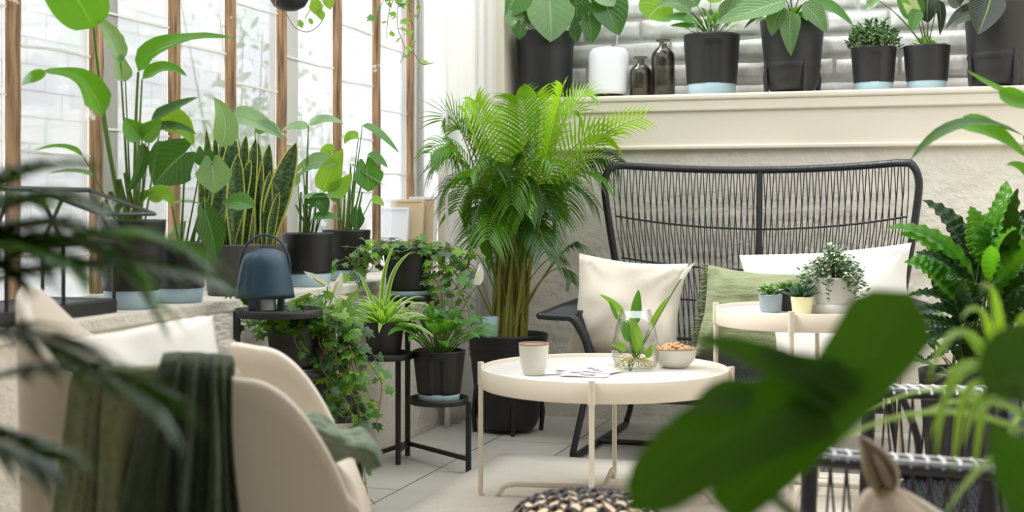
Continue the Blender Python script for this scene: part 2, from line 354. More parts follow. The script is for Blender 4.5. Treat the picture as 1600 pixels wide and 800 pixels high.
# ---------------------------------------------------------------- mesh builder
class MB:
    def __init__(s): s.v = []; s.f = []; s.uv = []; s.mi = []; s.cur = 0
    def grid(s, P, U=None, closed=False):
        """P: rows of points; U: rows of (u, v)"""
        nu, nv = len(P), len(P[0]); o = len(s.v)
        for r in P: s.v.extend([tuple(p) for p in r])
        for i in range(nu-1):
            for j in range(nv-1 + (1 if closed else 0)):
                j2 = (j+1) % nv
                s.f.append((o+i*nv+j, o+i*nv+j2, o+(i+1)*nv+j2, o+(i+1)*nv+j))
                if U: s.uv.append((U[i][j], U[i][j2], U[i+1][j2], U[i+1][j]))
                else:
                    a, b_ = i/(nu-1), (i+1)/(nu-1); c, d = j/nv, (j+1)/nv
                    s.uv.append(((a, c), (a, d), (b_, d), (b_, c)))
                s.mi.append(s.cur)
    def face(s, pts, uvs=None):
        o = len(s.v); s.v.extend([tuple(p) for p in pts]); s.f.append(tuple(range(o, o+len(pts))))
        s.uv.append(tuple(uvs) if uvs else tuple((0.5, 0.5) for _ in pts)); s.mi.append(s.cur)
    def tube(s, pts, r, n=8, cap=True, closed=False):
        pts = [V(p) for p in pts]; m = len(pts)
        R = [r]*m if isinstance(r, (int, float)) else list(r)
        rows = []; prev = None
        for i, p in enumerate(pts):
            if closed: t = pts[(i+1) % m]-pts[i-1]
            else: t = pts[min(i+1, m-1)]-pts[max(i-1, 0)]
            if t.length < 1e-9: t = V((0, 0, 1))
            t.normalize()
            if prev is None:
                a = V((0, 0, 1)) if abs(t.z) < 0.9 else V((1, 0, 0))
                x = t.cross(a).normalized()
            else:
                x = prev - t*prev.dot(t)
                x = x.normalized() if x.length > 1e-6 else t.orthogonal().normalized()
            prev = x; y = t.cross(x)
            rows.append([p + (x*cos(2*pi*k/n)+y*sin(2*pi*k/n))*R[i] for k in range(n)])
        if closed: rows.append(rows[0])
        s.grid(rows, closed=True)
        if cap and not closed:
            s.face(rows[0][::-1]); s.face(rows[-1])
    def box(s, c, size, M3=None):
        c = V(c); hx, hy, hz = size[0]/2, size[1]/2, size[2]/2
        P = [V((x, y, z)) for x in (-hx, hx) for y in (-hy, hy) for z in (-hz, hz)]
        if M3 is not None: P = [M3 @ p for p in P]
        P = [c+p for p in P]; o = len(s.v); s.v.extend([tuple(p) for p in P])
        for q in ((0,1,3,2), (4,6,7,5), (0,4,5,1), (2,3,7,6), (0,2,6,4), (1,5,7,3)):
            s.f.append(tuple(o+k for k in q)); s.uv.append(((0,0),(1,0),(1,1),(0,1))); s.mi.append(s.cur)
    def lathe(s, prof, c, n=40, dent=None, M3=None):
        c = V(c); rows = []
        for r, z in prof:
            row = []
            for k in range(n):
                a = 2*pi*k/n
                rr = r*(1-dent(a, z)) if dent and r > 1e-4 else r
                p = V((rr*cos(a), rr*sin(a), z))
                if M3 is not None: p = M3 @ p
                row.append(c+p)
            rows.append(row)
        s.grid(rows, closed=True)
    def build(s, name, mats, parent=None, smooth=True, bevel=0, solid=0, sub=0, kind=None, label=None, cat=None, group=None):
        off = V((0, 0, 0))
        if parent is not None:
            q = parent
            while q is not None: off = off + q.location; q = q.parent
        me = bpy.data.meshes.new(name)
        me.from_pydata([(a-off.x, b-off.y, c-off.z) for a, b, c in s.v], [], s.f)
        if not isinstance(mats, (list, tuple)): mats = [mats]
        for m in mats: me.materials.append(M[m] if isinstance(m, str) else m)
        uvl = me.uv_layers.new(name='UVMap')
        flat = []
        for u in s.uv:
            for a in u: flat.extend(a)
        uvl.data.foreach_set('uv', flat)
        me.polygons.foreach_set('material_index', s.mi)
        me.polygons.foreach_set('use_smooth', [smooth]*len(s.f))
        me.update()
        o = bpy.data.objects.new(name, me); COL.objects.link(o)
        if parent is not None: o.parent = parent
        if solid:
            md = o.modifiers.new('solid', 'SOLIDIFY'); md.thickness = solid; md.offset = 0
        if bevel:
            md = o.modifiers.new('bevel', 'BEVEL'); md.width = bevel; md.segments = 2; md.limit_method = 'ANGLE'
        if sub:
            md = o.modifiers.new('sub', 'SUBSURF'); md.levels = sub; md.render_levels = sub
        if kind: o['kind'] = kind
        if label: o['label'] = label
        if cat: o['category'] = cat
        if group: o['group'] = group
        return o
def thing(name, label, cat, loc, group=None):
    o = bpy.data.objects.new(name, None); COL.objects.link(o); o.location = V(loc); o.empty_display_size = 0.05
    o['label'] = label; o['category'] = cat
    if group: o['group'] = group
    return o
def copy_thing(r, loc, label, group=None):
    c = r.copy(); COL.objects.link(c); c.location = V(loc); c['label'] = label
    if group: c['group'] = group
    for ch in r.children:
        d = ch.copy(); COL.objects.link(d); d.parent = c
        for g in ch.children:
            e = g.copy(); COL.objects.link(e); e.parent = d
    return c

def bez(a, b, c, t): return a*(1-t)**2 + b*(2*t*(1-t)) + c*t*t
def arc(pts, n=8):
    """Catmull-Rom through the points"""
    pts = [V(p) for p in pts]; out = []
    for i in range(len(pts)-1):
        p0 = pts[max(i-1, 0)]; p1 = pts[i]; p2 = pts[i+1]; p3 = pts[min(i+2, len(pts)-1)]
        for k in range(n):
            t = k/n
            out.append(0.5*((2*p1)+(p2-p0)*t+(2*p0-5*p1+4*p2-p3)*t*t+(3*p1-p0-3*p2+p3)*t**3))
    out.append(pts[-1]); return out

SH = {
 'lance': lambda u: sin(pi*min(1, u**0.75*1.0))**0.8 if u < 1 else 0,
 'ovate': lambda u: (sin(pi*u**0.62)**0.75 if 0 < u < 1 else 0),
 'strap': lambda u: min(1, 0.55+u*3)*max(0, 1-u**3.0)**0.8,
 'snake': lambda u: (0.5+0.5*min(1, u*2.2))*(max(0, 1-((u-0.45)/0.55)**2)**0.7 if u > 0.45 else 1),
 'leaflet': lambda u: min(1, 0.35+u*4)*max(0, 1-u**1.5),
 'round': lambda u: sqrt(max(0, 1-(2*u-1)**2)),
 'strel': lambda u: (min(1, (u*5)**0.7)*max(0, 1-u**2.4)**0.8),
}
def leaf(mb, B, C, T, n, wd, shape='ovate', fold=0.25, wave=0, wfreq=5, roll=0, nu=10, nv=4, heart=0, droop=0, rnd=None):
    """one blade: spine B-C-T (bezier), n = where the upper face looks, wd = full width"""
    B, C, T, n = V(B), V(C), V(T), V(n)
    f = SH[shape] if isinstance(shape, str) else shape
    rows, U = [], []
    ph = (rnd or random).random()*6
    for i in range(nu+1):
        u = i/nu; t = u
        row, ur = [], []
        for j in range(nv+1):
            v = -1+2*j/nv; av = abs(v)
            if heart:
                uu = 0.02+0.98*u
                wv = (0.62+0.38*sin(pi*min(1, u*1.6)*0.5)) if u < 0.31 else cos(pi*0.5*((u-0.31)/0.69)**1.15)**0.85 if u < 1 else 0
                s_ = u - heart*(1-u)**2*sin(pi*min(1, av**0.8))*1.0 
                if u == 1: wv = 0.0
            else:
                s_ = u; wv = max(0.0, f(u))
            p = bez(B, C, T, s_)
            tg = (C-B)*(2*(1-s_)) + (T-C)*(2*s_)
            if tg.length < 1e-9: tg = T-B
            tg.normalize()
            nn = n - tg*n.dot(tg)
            if nn.length < 1e-4: nn = tg.orthogonal()
            nn.normalize(); sd = tg.cross(nn)
            if roll:
                a = roll*s_; sd2 = sd*cos(a)+nn*sin(a); nn = nn*cos(a)-sd*sin(a); sd = sd2
            h = wd*0.5*wv
            off = sd*(v*h*cos(fold*av)) + nn*(av*h*sin(fold) - droop*av*av*h)
            if wave: off = off + nn*(wave*wd*0.5*av*sin(wfreq*2*pi*s_ + ph + (1.7 if v > 0 else 0))*min(1, wv*2))
            row.append(p+off); ur.append((s_ if s_ > 0 else 0, 0.5+0.5*v))
        rows.append(row); U.append(ur)
    mb.grid(rows, U)

def lathe_pot(mb, c, h, rt, rb, th=0.006, rings=(), z0=0, roundb=0.0, dent=None, n=48, soil=True):
    prof = [(0.001, z0)]
    if roundb:
        for k in range(7):
            a = -pi/2 + (pi/2)*k/6
            prof.append((rb*(1-0.28)+rb*0.28*cos(a) if k else rb*0.3, z0+roundb+roundb*sin(a)))
    else:
        prof += [(rb-0.004, z0), (rb, z0+0.004)]
    zs = z0+(roundb or 0.004)
    K = 24
    for k in range(1, K+1):
        t = k/K; z = zs+(h-zs)*t; r = rb+(rt-rb)*((z-zs)/(h-zs))
        for rg in rings:
            if abs(z/h-rg) < 0.014: r += 0.0035
        prof.append((r, z))
    prof += [(rt-th*0.5, h+0.001), (rt-th, h-0.001), (rt-th-0.002, h-0.03), (rt-th-0.004, h-0.035)]
    mb.lathe(prof, c, n, dent)
def potted(name, label, P, h, rt, rb, potmat='black', band=0, rings=(), slot=None, feet=0, soilz=0.025, cat='potted plant', group=None, bandmat='blue', lip=0.006, sub='pot'):
    r = thing(name, label, cat, P, group)
    P = V(P)
    if band:
        mb = MB(); t = band/h; rr = rb-0.003+(rt-rb)*t*0.7
        mb.lathe([(0.001, 0), (rb-0.008, 0), (rb-0.004, 0.004), (rr, band), (rr-0.002, band+0.002), (0.001, band+0.001)], P, 48)
        mb.build('water_tray', bandmat, r, label='pale blue water tray' if bandmat == 'blue' else None)
    mb = MB()
    dent = None
    if slot is not None:
        def dent(a, z, slot=slot, h=h):
            d = abs((a-slot+pi) % (2*pi)-pi)
            return 0.10 if d < 0.24 and z < h*0.84 and z > 0.0 else 0
    q = P + V((0, 0, 0))
    if band:
        mb2 = MB(); lathe_pot(mb, P, h, rt, rb+(rt-rb)*band/h*0.6, lip, rings, z0=band, dent=dent, n=72 if slot is not None else 48)
    elif feet:
        lathe_pot(mb, P, h, rt, rb, lip, rings, z0=0.012, roundb=0.06*h/0.25)
    else:
        lathe_pot(mb, P, h, rt, rb, lip, rings, dent=dent)
    mb.build(sub, potmat, r)
    if feet:
        for k in range(4):
            a = feet + k*pi/2; mb = MB()
            rr = rb+0.004
            mb.tube([P+V((rr*cos(a)*1.0, rr*sin(a)*1.0, h*0.45)), P+V((rr*1.04*cos(a), rr*1.04*sin(a), h*0.2)), P+V((rr*cos(a), rr*sin(a), 0.0))], [0.004, 0.011, 0.009], 8)
            mb.build('pot_foot', potmat, r)
    mb = MB(); z = h-soilz
    mb.lathe([(rt-lip-0.004, z-0.004), (rt*0.6, z+0.003), (0.001, z+0.006)], P, 24)
    mb.build('soil', 'soil', r)
    return r
def bladed(root, leaves, default='L_phil', stemmat='stem', name='leaf'):
    """each leaf and its stalk a mesh of its own under the plant"""
    for L in leaves:
        mb = MB(); kw = dict(L); m = kw.pop('m', default); st = kw.pop('stalk', None)
        leaf(mb, **kw); lf = mb.build(name, m, root)
        if st:
            a, c, r = st
            mb = MB(); pts = [bez(V(a), V(c), V(kw['B']), t/8) for t in range(9)]
            mb.tube(pts, [r*(1-0.45*t/8) for t in range(9)], 6); mb.build('leaf_stalk', stemmat, lf)
# ================================================================ the setting
def S(mb, name, m, **k): return mb.build(name, m, None, smooth=k.pop('smooth', False), kind='structure', **k)
SILL = 0.62; LEDGE = 1.345; WIN = -0.30
mb = MB(); mb.box((1.75, -3.5, -0.02), (4.6, 8.6, 0.04)); S(mb, 'floor', 'tile')
# low rough wall under the windows, its top is the plant sill
mb = MB(); mb.box((-0.16, -3.5, (SILL-0.035)/2), (0.30, 7.6, SILL-0.035)); S(mb, 'wall_left_low', 'rough')
mb = MB(); mb.box((-0.155, -3.5, SILL-0.0175), (0.31, 7.6, 0.035)); S(mb, 'trim_9', 'rough', bevel=0.006)
# unseen left, front and right walls and half ceiling, added for directional light
mb = MB(); mb.box((-0.36, -5.35, 1.3), (0.10, 3.9, 2.6)); S(mb, 'wall_left', 'plaster')
mb = MB(); mb.box((3.75, -3.5, 1.3), (0.12, 7.9, 2.6)); S(mb, 'wall_right', 'plaster')
mb = MB(); mb.box((1.7, -7.4, 1.3), (4.4, 0.12, 2.6)); S(mb, 'wall_front', 'plaster')
mb = MB(); mb.box((1.7, -5.35, 2.64), (4.4, 4.1, 0.08)); S(mb, 'ceiling', 'paint')
# back wall: cream panelled lower wall with a ledge, whitewashed brick set back above it
X0 = 0.085
mb = MB()
mb.box((1.85, 0.14, 0.56), (4.1-2*0.05, 0.28, 1.12)); mb.box((-0.11, 0.14, SILL/2-0.02), (0.52, 0.28, SILL-0.04))
S(mb, 'wall_back', 'plaster')
mb = MB(); mb.box((1.95, 0.135, (1.12+LEDGE-0.03)/2), (3.75, 0.30, LEDGE-0.03-1.12)); S(mb, 'wall_back_panel', 'paint')
mb = MB(); mb.box((1.95, 0.13, LEDGE-0.013), (3.78, 0.33, 0.026)); S(mb, 'trim_1', 'paint', bevel=0.008)
mb = MB(); mb.box((1.95, -0.019, LEDGE-0.047), (3.75, 0.018, 0.045)); S(mb, 'trim_2', 'paint', bevel=0.006)
mb = MB(); mb.box((1.95, -0.019, 1.128), (3.75, 0.02, 0.018)); S(mb, 'trim_3', 'paint', bevel=0.005)
mb = MB(); mb.box((0.115, 0.14, 2.0), (0.085, 0.30, 1.35)); S(mb, 'trim_4', 'paint', bevel=0.004)
rb = random.Random(4)
mb = MB(); mb.cur = 1
mb.box((2.0, 0.345, 2.0), (3.9, 0.10, 1.4)); mb.cur = 0
z = LEDGE-0.02; row = 0
while z < 2.0:
    x = 0.05 - (0.13 if row % 2 else 0)
    while x < 2.9:
        L = 0.245+rb.uniform(-0.012, 0.012); hh = 0.080+rb.uniform(-0.004, 0.004)
        # rough faced brick: a small subdivided block
        nx, nz = 8, 3; P = []
        for i in range(nz+3):
            r_ = []
            for j in range(nx+3):
                fx = min(max((j-1)/nx, 0), 1); fz = min(max((i-1)/nz, 0), 1)
                edge = (j in (0, nx+2)) or (i in (0, nz+2))
                rim = (j in (1, nx+1)) or (i in (1, nz+1))
                nzv = noise.noise(V((x*3+fx*1.6, z*9+fz, row)))*0.006
                jx = noise.noise(V((x+fx*2, z*20+i, 3)))*0.004; jz = noise.noise(V((x+fx*3, z*20+i, 9)))*0.004
                y = 0.30 if edge else (0.2850+nzv*.4 if rim else 0.2838+nzv*.5)
                r_.append(V((x+fx*L+jx, y, z+fz*hh+jz)))
            P.append(r_)
        mb.grid(P); x += L+0.017
    z += 0.097; row += 1
mb.build('wall_back_brick', ['brick', 'mortar'], None, smooth=True, kind='structure')
# rough plaster relief of the lower back wall is real bump; the window wall next
posts_px = [20, 150, 272, 360, 440, 527, 588, 641]
PW = []
for k, px in enumerate(posts_px):
    p, Y = col_x(px, WIN); PW.append(p)
PW.insert(0, V((WIN, PW[0].y-0.43, 0)))
rw = random.Random(8)
for k, p in enumerate(PW):
    mb = MB(); pts = []
    rows = []
    n = 26
    for i in range(n+1):
        zz = SILL+ (2.5-SILL)*i/n
        a, b_ = 0.013, 0.014
        j = lambda q: noise.noise(V((q*3+k*5, zz*9, q)))*0.004
        rows.append([V((WIN+b_+j(1), p.y-a+j(2), zz)), V((WIN+b_+j(3), p.y+a+j(4), zz)), V((WIN-b_, p.y+a, zz)), V((WIN-b_, p.y-a, zz))])
    mb.grid(rows, closed=True)
    S(mb, 'trim_%d' % (10+k), 'wood')
# white boards beside some posts
n_ = 30
for k, wd in ((2, 0.10), (5, 0.13), (8, 0.12)):
    p = PW[k]; mb = MB(); mb.box((WIN-0.035, p.y+0.02+wd/2, (SILL+2.5)/2), (0.05, wd, 2.5-SILL)); S(mb, 'trim_%d' % n_, 'whitewood', bevel=0.004); n_ += 1
p = PW[8]
mb = MB(); mb.box((WIN-0.01, (p.y+0.12+0.28)/2+0.02, (SILL+2.5)/2), (0.06, 0.16, 2.5-SILL)); S(mb, 'trim_%d' % n_, 'whitewood', bevel=0.004)
mb = MB(); mb.box((WIN, -1.45, SILL+0.012), (0.06, 3.2, 0.024)); S(mb, 'trim_40', 'whitewood', bevel=0.004)
# panes of each bay, lapped old glass with pale bars
for k in range(len(PW)-1):
    y0, y1 = PW[k].y+0.02, PW[k+1].y-0.02
    mb = MB(); mb.box((WIN-0.012, (y0+y1)/2, (SILL+2.5)/2), (0.004, y1-y0, 2.5-SILL)); g = mb.build('window_%d' % (k+1), 'glass', None, smooth=False, kind='structure')
    mb = MB()
    zz = SILL+0.10+0.03*(k % 3)
    while zz < 2.3:
        rows = []
        for t in range(7):
            y = y0+(y1-y0)*t/6; zz2 = zz+noise.noise(V((y*4, zz*3, k)))*0.010
            rows.append([V((WIN-0.018, y, zz2)), V((WIN-0.003, y, zz2)), V((WIN-0.003, y, zz2+0.006)), V((WIN-0.018, y, zz2+0.006))])
        mb.grid(rows, closed=True); zz += 0.27+0.05*((k*7) % 3-1)
    mb.build('glazing_bar', 'whitewood', g, smooth=False)
# small window of the back wall, behind the curtain
mb = MB(); mb.box((-0.11, 0.16, 1.56), (0.40, 0.006, 1.86)); S(mb, 'window_9', 'glass')
# garden wall outside, its glare carried by the near-white brick colour
mb = MB(); mb.cur = 1; mb.box((-2.32, 0.8, 1.25), (0.1, 11.8, 3.1)); mb.cur = 0
z = 0.05; row = 0
while z < 2.75:
    y = -5.0-(0.16 if row % 2 else 0)
    while y < 6.6:
        L = 0.30+rb.uniform(-0.01, 0.01); mb.box((-2.267, y+L/2, z+0.055), (0.016, L, 0.118)); y += L+0.011
    z += 0.128; row += 1
mb.build('wall_garden', ['outbrick', 'outmortar'], None, smooth=False, kind='structure')
mb = MB(); mb.box((-2.5, 0.8, -0.06), (4.2, 12.3, 0.04)); S(mb, 'garden_ground', 'outmortar')
# shrub trained up the garden wall
def branchy(name, base, label, seed, hgt, spread, n, lw):
    r = random.Random(seed); t = thing(name, label, 'shrub', base)
    mb = MB(); lb = MB()
    for i in range(26):
        a = r.uniform(-spread, spread); h = hgt*r.uniform(0.5, 1.0)
        P = [V(base), V(base)+V((r.uniform(-.05, .1), a*0.35, h*0.5)), V(base)+V((r.uniform(-.04, .15), a, h))]
        pts = [bez(*P, q/9) for q in range(10)]
        mb.tube(pts, [0.016*(1-q/11) for q in range(10)], 5)
        for j in range(n):
            q = r.uniform(0.3, 1); p = bez(*P, q)+V((r.uniform(-.02, .1), r.uniform(-.14, .14), r.uniform(-.12, .12)))
            d = V((r.uniform(-.5, .5), r.uniform(-1, 1), r.uniform(-.8, .8))).normalized()*lw*r.uniform(.6, 1.2)
            leaf(lb, p, p+d*0.5+V((0, 0, .01)), p+d, V((1, r.uniform(-.6, .6), r.uniform(-.3, .8))), lw*0.45, 'ovate', nu=3, nv=2)
    mb.build('branch', 'bark', t); lb.build('foliage', 'L_far', t)
branchy('garden_shrub', (-1.75, col_x(385, -1.75)[0].y, -0.04), 'tall wispy grey-green shrub outside, seen through the middle window panes', 5, 2.1, 0.75, 26, 0.085)
branchy('garden_shrub', (-1.75, col_x(500, -1.75)[0].y, -0.04), 'low grey-green bush outside, behind the farthest wooden window posts', 6, 1.5, 0.4, 16, 0.085)

# rug
a, _ = on_z(785, 716, 0); 
mb = MB()
xr0, yr1 = 0.42, -1.16
p0, _ = on_z(782, 716, 0); xr0, yr1 = p0.x, p0.y
rows = []
for i in range(31):
    x = xr0+(3.0)*i/30
    rows.append([V((x, yr1-2.6*j/20, 0.011+0.0015*noise.noise(V((x*9, j, 0))))) for j in range(21)])
mb.grid(rows)
o = mb.build('rug', 'rug', None, solid=0.012, label='flat cream woven rug under the round coffee table', cat='rug'); o.location.z = 0.002

# curtain in the corner
def curtain():
    mb = MB(); rows = []
    path = [V((0.032, -0.43, 0)), V((0.034, -0.25, 0)), V((0.036, -0.10, 0)), V((0.055, -0.055, 0)), V((0.135, -0.050, 0))]
    A = arc(path, 16); n = len(A)
    for i in range(40):
        z = 0.004+2.36*i/39; row = []
        for j in range(n):
            t = j/(n-1); p = A[j]; q = A[min(j+1, n-1)]-A[max(j-1, 0)]; nn = V((q.y, -q.x, 0)).normalized()
            off = (0.009*sin(t*2*pi*7+0.3*sin(z*2.2))+0.004*sin(t*71+z))*(1 if z > .1 else 1.6) + 0.010
            if t > .75: off *= .6
            row.append(V((p.x, p.y, z))+nn*off)
        rows.append(row)
    mb.grid(rows)
    mb.build('curtain', 'curtain', None, solid=0.002, label='white curtain hanging to the floor in the corner behind the palm', cat='curtain')
curtain()

# ================================================================ sofa
def lounge_seat(name, label, cat, O, hw_back, hw_arm, ztop, depth, low=False, ang=0, ncord=48):
    """O floor centre of the back; x right, y back"""
    ca, sa = cos(ang), sin(ang)
    def T(x, y, z): return V((O[0]+x*ca-y*sa, O[1]+x*sa+y*ca, z))
    t = thing(name, label, cat, (O[0], O[1], 0))
    fr = 0.0145
    # back outline (left half), y sags backwards in the middle
    zs, zm = 0.30, 0.66
    if low: zm = 0.42
    bl = [(-hw_back*0.86, -0.10, zs), (-hw_back*0.91, -0.10, zs+(zm-zs)*0.5), (-hw_back*0.965, -0.12, zm), (-hw_back*1.03, -0.14, ztop-0.13), (-hw_back*1.025, -0.145, ztop-0.05), (-hw_back*0.985, -0.14, ztop-0.008)]
    top = []
    for k in range(1, 24):
        s = -0.97+1.94*k/24
        top.append((hw_back*s, -0.03-0.11*s*s, ztop-0.026+0.024*s*s))
    pts = [T(*p) for p in bl]+[T(*p) for p in top]+[T(-p[0], p[1], p[2]) for p in reversed(bl)]
    A = arc(pts[:6], 5)[:-1]+pts[5:-5]+arc(pts[-6:], 5)[1:]
    mb = MB(); mb.tube(A, fr, 10)
    # wrap of the rail
    mb.build('back_rail', 'rattan', t)
    mb = MB(); mb.tube([T(0, -0.03, ztop-0.02), T(0, -0.055, (ztop+zs)/2), T(0, -0.10, zs)], fr*0.85, 10); mb.build('centre_post', 'rattan', t)
    def top_pt(s):
        s = max(-1, min(1, s)); x = hw_back*s*0.985
        return V((x, -0.03-0.11*s*s, ztop-0.026+0.024*s*s))
    def sag(s, f):     # f 0 top to 1 bottom, width narrows
        a = top_pt(s); wq = 1.0+0.035*sin(pi*min(1, f*1.5)) - 0.15*f
        return V((a.x*wq, a.y+(-0.10-a.y)*f**1.3, a.z+(zs-a.z)*f))
    mb = MB()
    for k in range(ncord):
        s = -0.97+1.94*k/(ncord-1); ds = 1.94/(ncord-1)*0.85
        for sg in (-1, 1):
            pts = []
            for q in range(7):
                f = q/6; p = sag(max(-.985, min(.985, s+sg*ds*(f-0.5)*2.0)), f); pts.append(T(p.x, p.y-0.004*sg, p.z))
            mb.tube(pts, 0.0023, 5, cap=False)
    mb.build('back_cords', 'cord', t)
    for f, rr in ((0.27, .0045), (0.49, .0045), (0.69, .0045), (0.90, .0065)) if not low else ((0.5, .005),):
        mb = MB(); pts = []
        for q in range(25):
            s = -0.985+1.97*q/24; p = sag(s, f); pts.append(T(p.x, p.y, p.z-0.035*(1-s*s)*(1 if f < .6 else 0.4)))
        mb.tube(pts, rr, 6); mb.build('back_band', 'rattan', t)
    # arms
    for sg in (-1, 1):
        za = 0.50
        yf = -depth+0.0
        outer = [(sg*hw_back*0.93, -0.12, 0.54), (sg*(hw_arm-0.035), -0.30, 0.525), (sg*(hw_arm-0.01), yf*0.6, 0.515), (sg*hw_arm, yf, za)]
        inner = [(sg*hw_back*0.90, -0.12, 0.535), (sg*(hw_arm-0.13), -0.30, 0.525), (sg*(hw_arm-0.12), yf*0.6, 0.515), (sg*(hw_arm-0.11), yf+0.01, za-0.004)]
        O1 = arc([T(*p) for p in outer], 8); I1 = arc([T(*p) for p in inner], 8)
        mb = MB(); n = len(O1)
        # padded wrapped top: many strands across
        for i in range(1, n*3-3):
            f = i/3; k = int(f); g = f-k
            if k+1 >= n: break
            a = O1[k].lerp(O1[k+1], g); b = I1[k].lerp(I1[k+1], g)
            mb.tube([a+V((0, 0, -.004)), a.lerp(b, .25)+V((0, 0, .009)), a.lerp(b, .75)+V((0, 0, .009)), b+V((0, 0, -.004))], 0.0052, 6)
        mb.tube(O1, 0.0125, 8); mb.tube(I1, 0.0125, 8)
        mb.tube([O1[-1]+V((0, 0, 0)), O1[-1].lerp(I1[-1], .5)+(T(0, -0.012, 0)-T(0, 0, 0)), I1[-1]], 0.0125, 8)
        mb.build('armrest', 'rattan', t)
        # front edge post of the arm, coming down to the seat
        s0 = V(inner[-1]); s1 = V((sg*(hw_arm-0.13), yf+0.015, za-0.02)); s2 = V((sg*(hw_arm-0.165), yf+0.04, 0.40)); s3 = V((sg*(hw_arm-0.185), yf+0.05, 0.27))
        mb = MB()
        for dy in (-0.012, 0.012):
            mb.tube(arc([T(p[0]-sg*0.0, p[1]+dy, p[2]) for p in (s0, s1, s2, s3)], 6), 0.0125, 8)
        mb.build('arm_post', 'rattan', t)
        mb = MB()
        for i in range(26):
            f = i/25; y = yf+0.06+( -0.16-yf-0.06)*f
            for tw in (-0.012, 0.012):
                a = V((sg*(hw_arm-0.125-0.02*f), y, 0.515)); b = V((sg*(hw_arm-0.185-0.01*f), y+tw, 0.27))
                m_ = (a+b)/2+V((-sg*0.012, 0, 0)); mb.tube([T(*a), T(*m_), T(*b)], 0.0032, 5, cap=False)
        mb.build('arm_cords', 'cord', t)
        mb = MB(); mb.tube([T(sg*(hw_arm-0.165), yf+0.04, 0.36), T(sg*(hw_arm-0.175), -0.14, 0.36)], 0.005, 6); mb.build('arm_band', 'rattan', t)
    # seat: woven block
    hs = hw_arm-0.185
    mb = MB(); rows = []
    nx, ny = int(hs*2/0.012), int(depth/0.03)
    prof = [(-0.10, 0.295), (-0.2, 0.30), (-depth*0.55, 0.298), (-depth+0.12, 0.305), (-depth+0.03, 0.300), (-depth-0.005, 0.275), (-depth-0.01, 0.24), (-depth+0.02, 0.215), (-depth+0.10, 0.21)]
    pr = arc([V((0, y, z)) for y, z in prof], 6)
    # over and under strands
    for i in range(int(hs*2/0.0125)):
        x = -hs+0.0125*i; pts = []
        for q, p in enumerate(pr):
            pts.append(T(x, p.y, p.z+0.002*(1 if (q+i) % 2 else -1)))
        mb.tube(pts, 0.0052, 4, cap=False)
    mb.build('seat_weave', 'rattan', t)
    mb = MB()
    for q in range(0, len(pr)):
        p = pr[q]; mb.tube([T(-hs, p.y, p.z-0.003), T(hs, p.y, p.z-0.003)], 0.005, 4)
    mb.build('seat_frame', 'rattan', t)
    # sled legs
    for sg in (-1, 1):
        x0 = sg*(hw_arm-0.165)
        P = [(x0, -depth+0.03, 0.24), (x0-sg*-0.035, -depth-0.01, 0.05), (x0+sg*0.04, -depth-0.005, 0.018), (x0+sg*0.035, -depth+0.05, 0.013), (x0+sg*0.02, -0.12, 0.013), (x0+sg*0.015, -0.06, 0.03), (x0, -0.05, 0.10), (x0-sg*0.01, -0.09, 0.26)]
        mb = MB(); mb.tube(arc([T(*p) for p in P], 6), 0.0115, 10); mb.build('leg', 'steel', t)
    mb = MB(); mb.tube([T(-(hw_arm-0.14), -depth*0.62, 0.016), T((hw_arm-0.14), -depth*0.62, 0.016)], 0.0105, 8); mb.build('cross_bar', 'steel', t)
    return t
SOFA = (1.255, -0.115)
lounge_seat('rattan_sofa', 'black rattan two-seat sofa with high corded back against the cream wall', 'sofa', SOFA, 0.578, 0.675, 1.055, 0.80)

# cushions
def cushion(name, label, c, size, thick, yaw, lean, tilt, m, seed, cat='cushion', wr=0.012, fringe=None, pinch=0.09):
    c = V(c); n = 26
    R = Matrix.Rotation(yaw, 3, 'Z') @ Matrix.Rotation(lean, 3, 'X') @ Matrix.Rotation(tilt, 3, 'Y')
    wd, hh = size; mb = MB()
    def pt(u, v, sg):
        pu = 1-pinch*(1-abs(v)**1.6)*abs(u)**3*(1-0.0)
        pv = 1-pinch*(1-abs(u)**1.6)*abs(v)**3
        x = wd/2*u*pu; z = hh/2*v*pv
        b = max(0, (1-abs(u)**2.6)*(1-abs(v)**2.6))**0.55
        y = sg*thick/2*b
        q = V((x*5+seed, z*5, sg))
        wn = noise.noise(q)*wr*2*b + noise.noise(V((x*14+seed, z*9, sg)))*wr*0.7*b
        # creases running in from the corners
        for cu, cv in ((-1, -1), (1, -1), (-1, 1), (1, 1)):
            d = sqrt((u-cu)**2+(v-cv)**2); an = math.atan2(v-cv, u-cu)
            wn += wr*0.55*sin(an*13+seed)*math.exp(-d*2.4)*min(1, d*4)
        return c + R @ V((x, y+wn*sg if False else y-wn, z))
    rows = [[pt(-1+2*i/n, -1+2*j/n, -1) for j in range(n+1)] for i in range(n+1)]
    mb.grid(rows)
    rows = [[pt(-1+2*i/n, -1+2*j/n, 1) for j in range(n, -1, -1)] for i in range(n+1)]
    mb.grid(rows)
    rim = []
    if fringe:
        t = thing(name, label, cat, c); mb.build('cushion_cover', m, t)
        fb = MB(); r = random.Random(seed)
        for e in fringe:
            for k in range(150):
                s = -1+2*(k+0.5)/150
                u, v = {'l': (-1, s), 'r': (1, s), 'b': (s, -1), 't': (s, 1)}[e]
                p = pt(u, v, 0); dr = R @ V((u if e in 'lr' else 0, 0, v if e in 'tb' else 0)).normalized()
                q = p+dr*r.uniform(.012, .03)+V((r.uniform(-.008, .008), r.uniform(-.012, .012), r.uniform(-.012, .004)))
                fb.tube([p, (p+q)/2+V((0, r.uniform(-.006, .006), 0)), q], 0.0018, 4, cap=False)
        fb.build('fringe', 'fringe' if m == 'green_cloth' else m, t, kind='stuff')
        return t
    return mb.build(name, m, None, label=label, cat=cat)
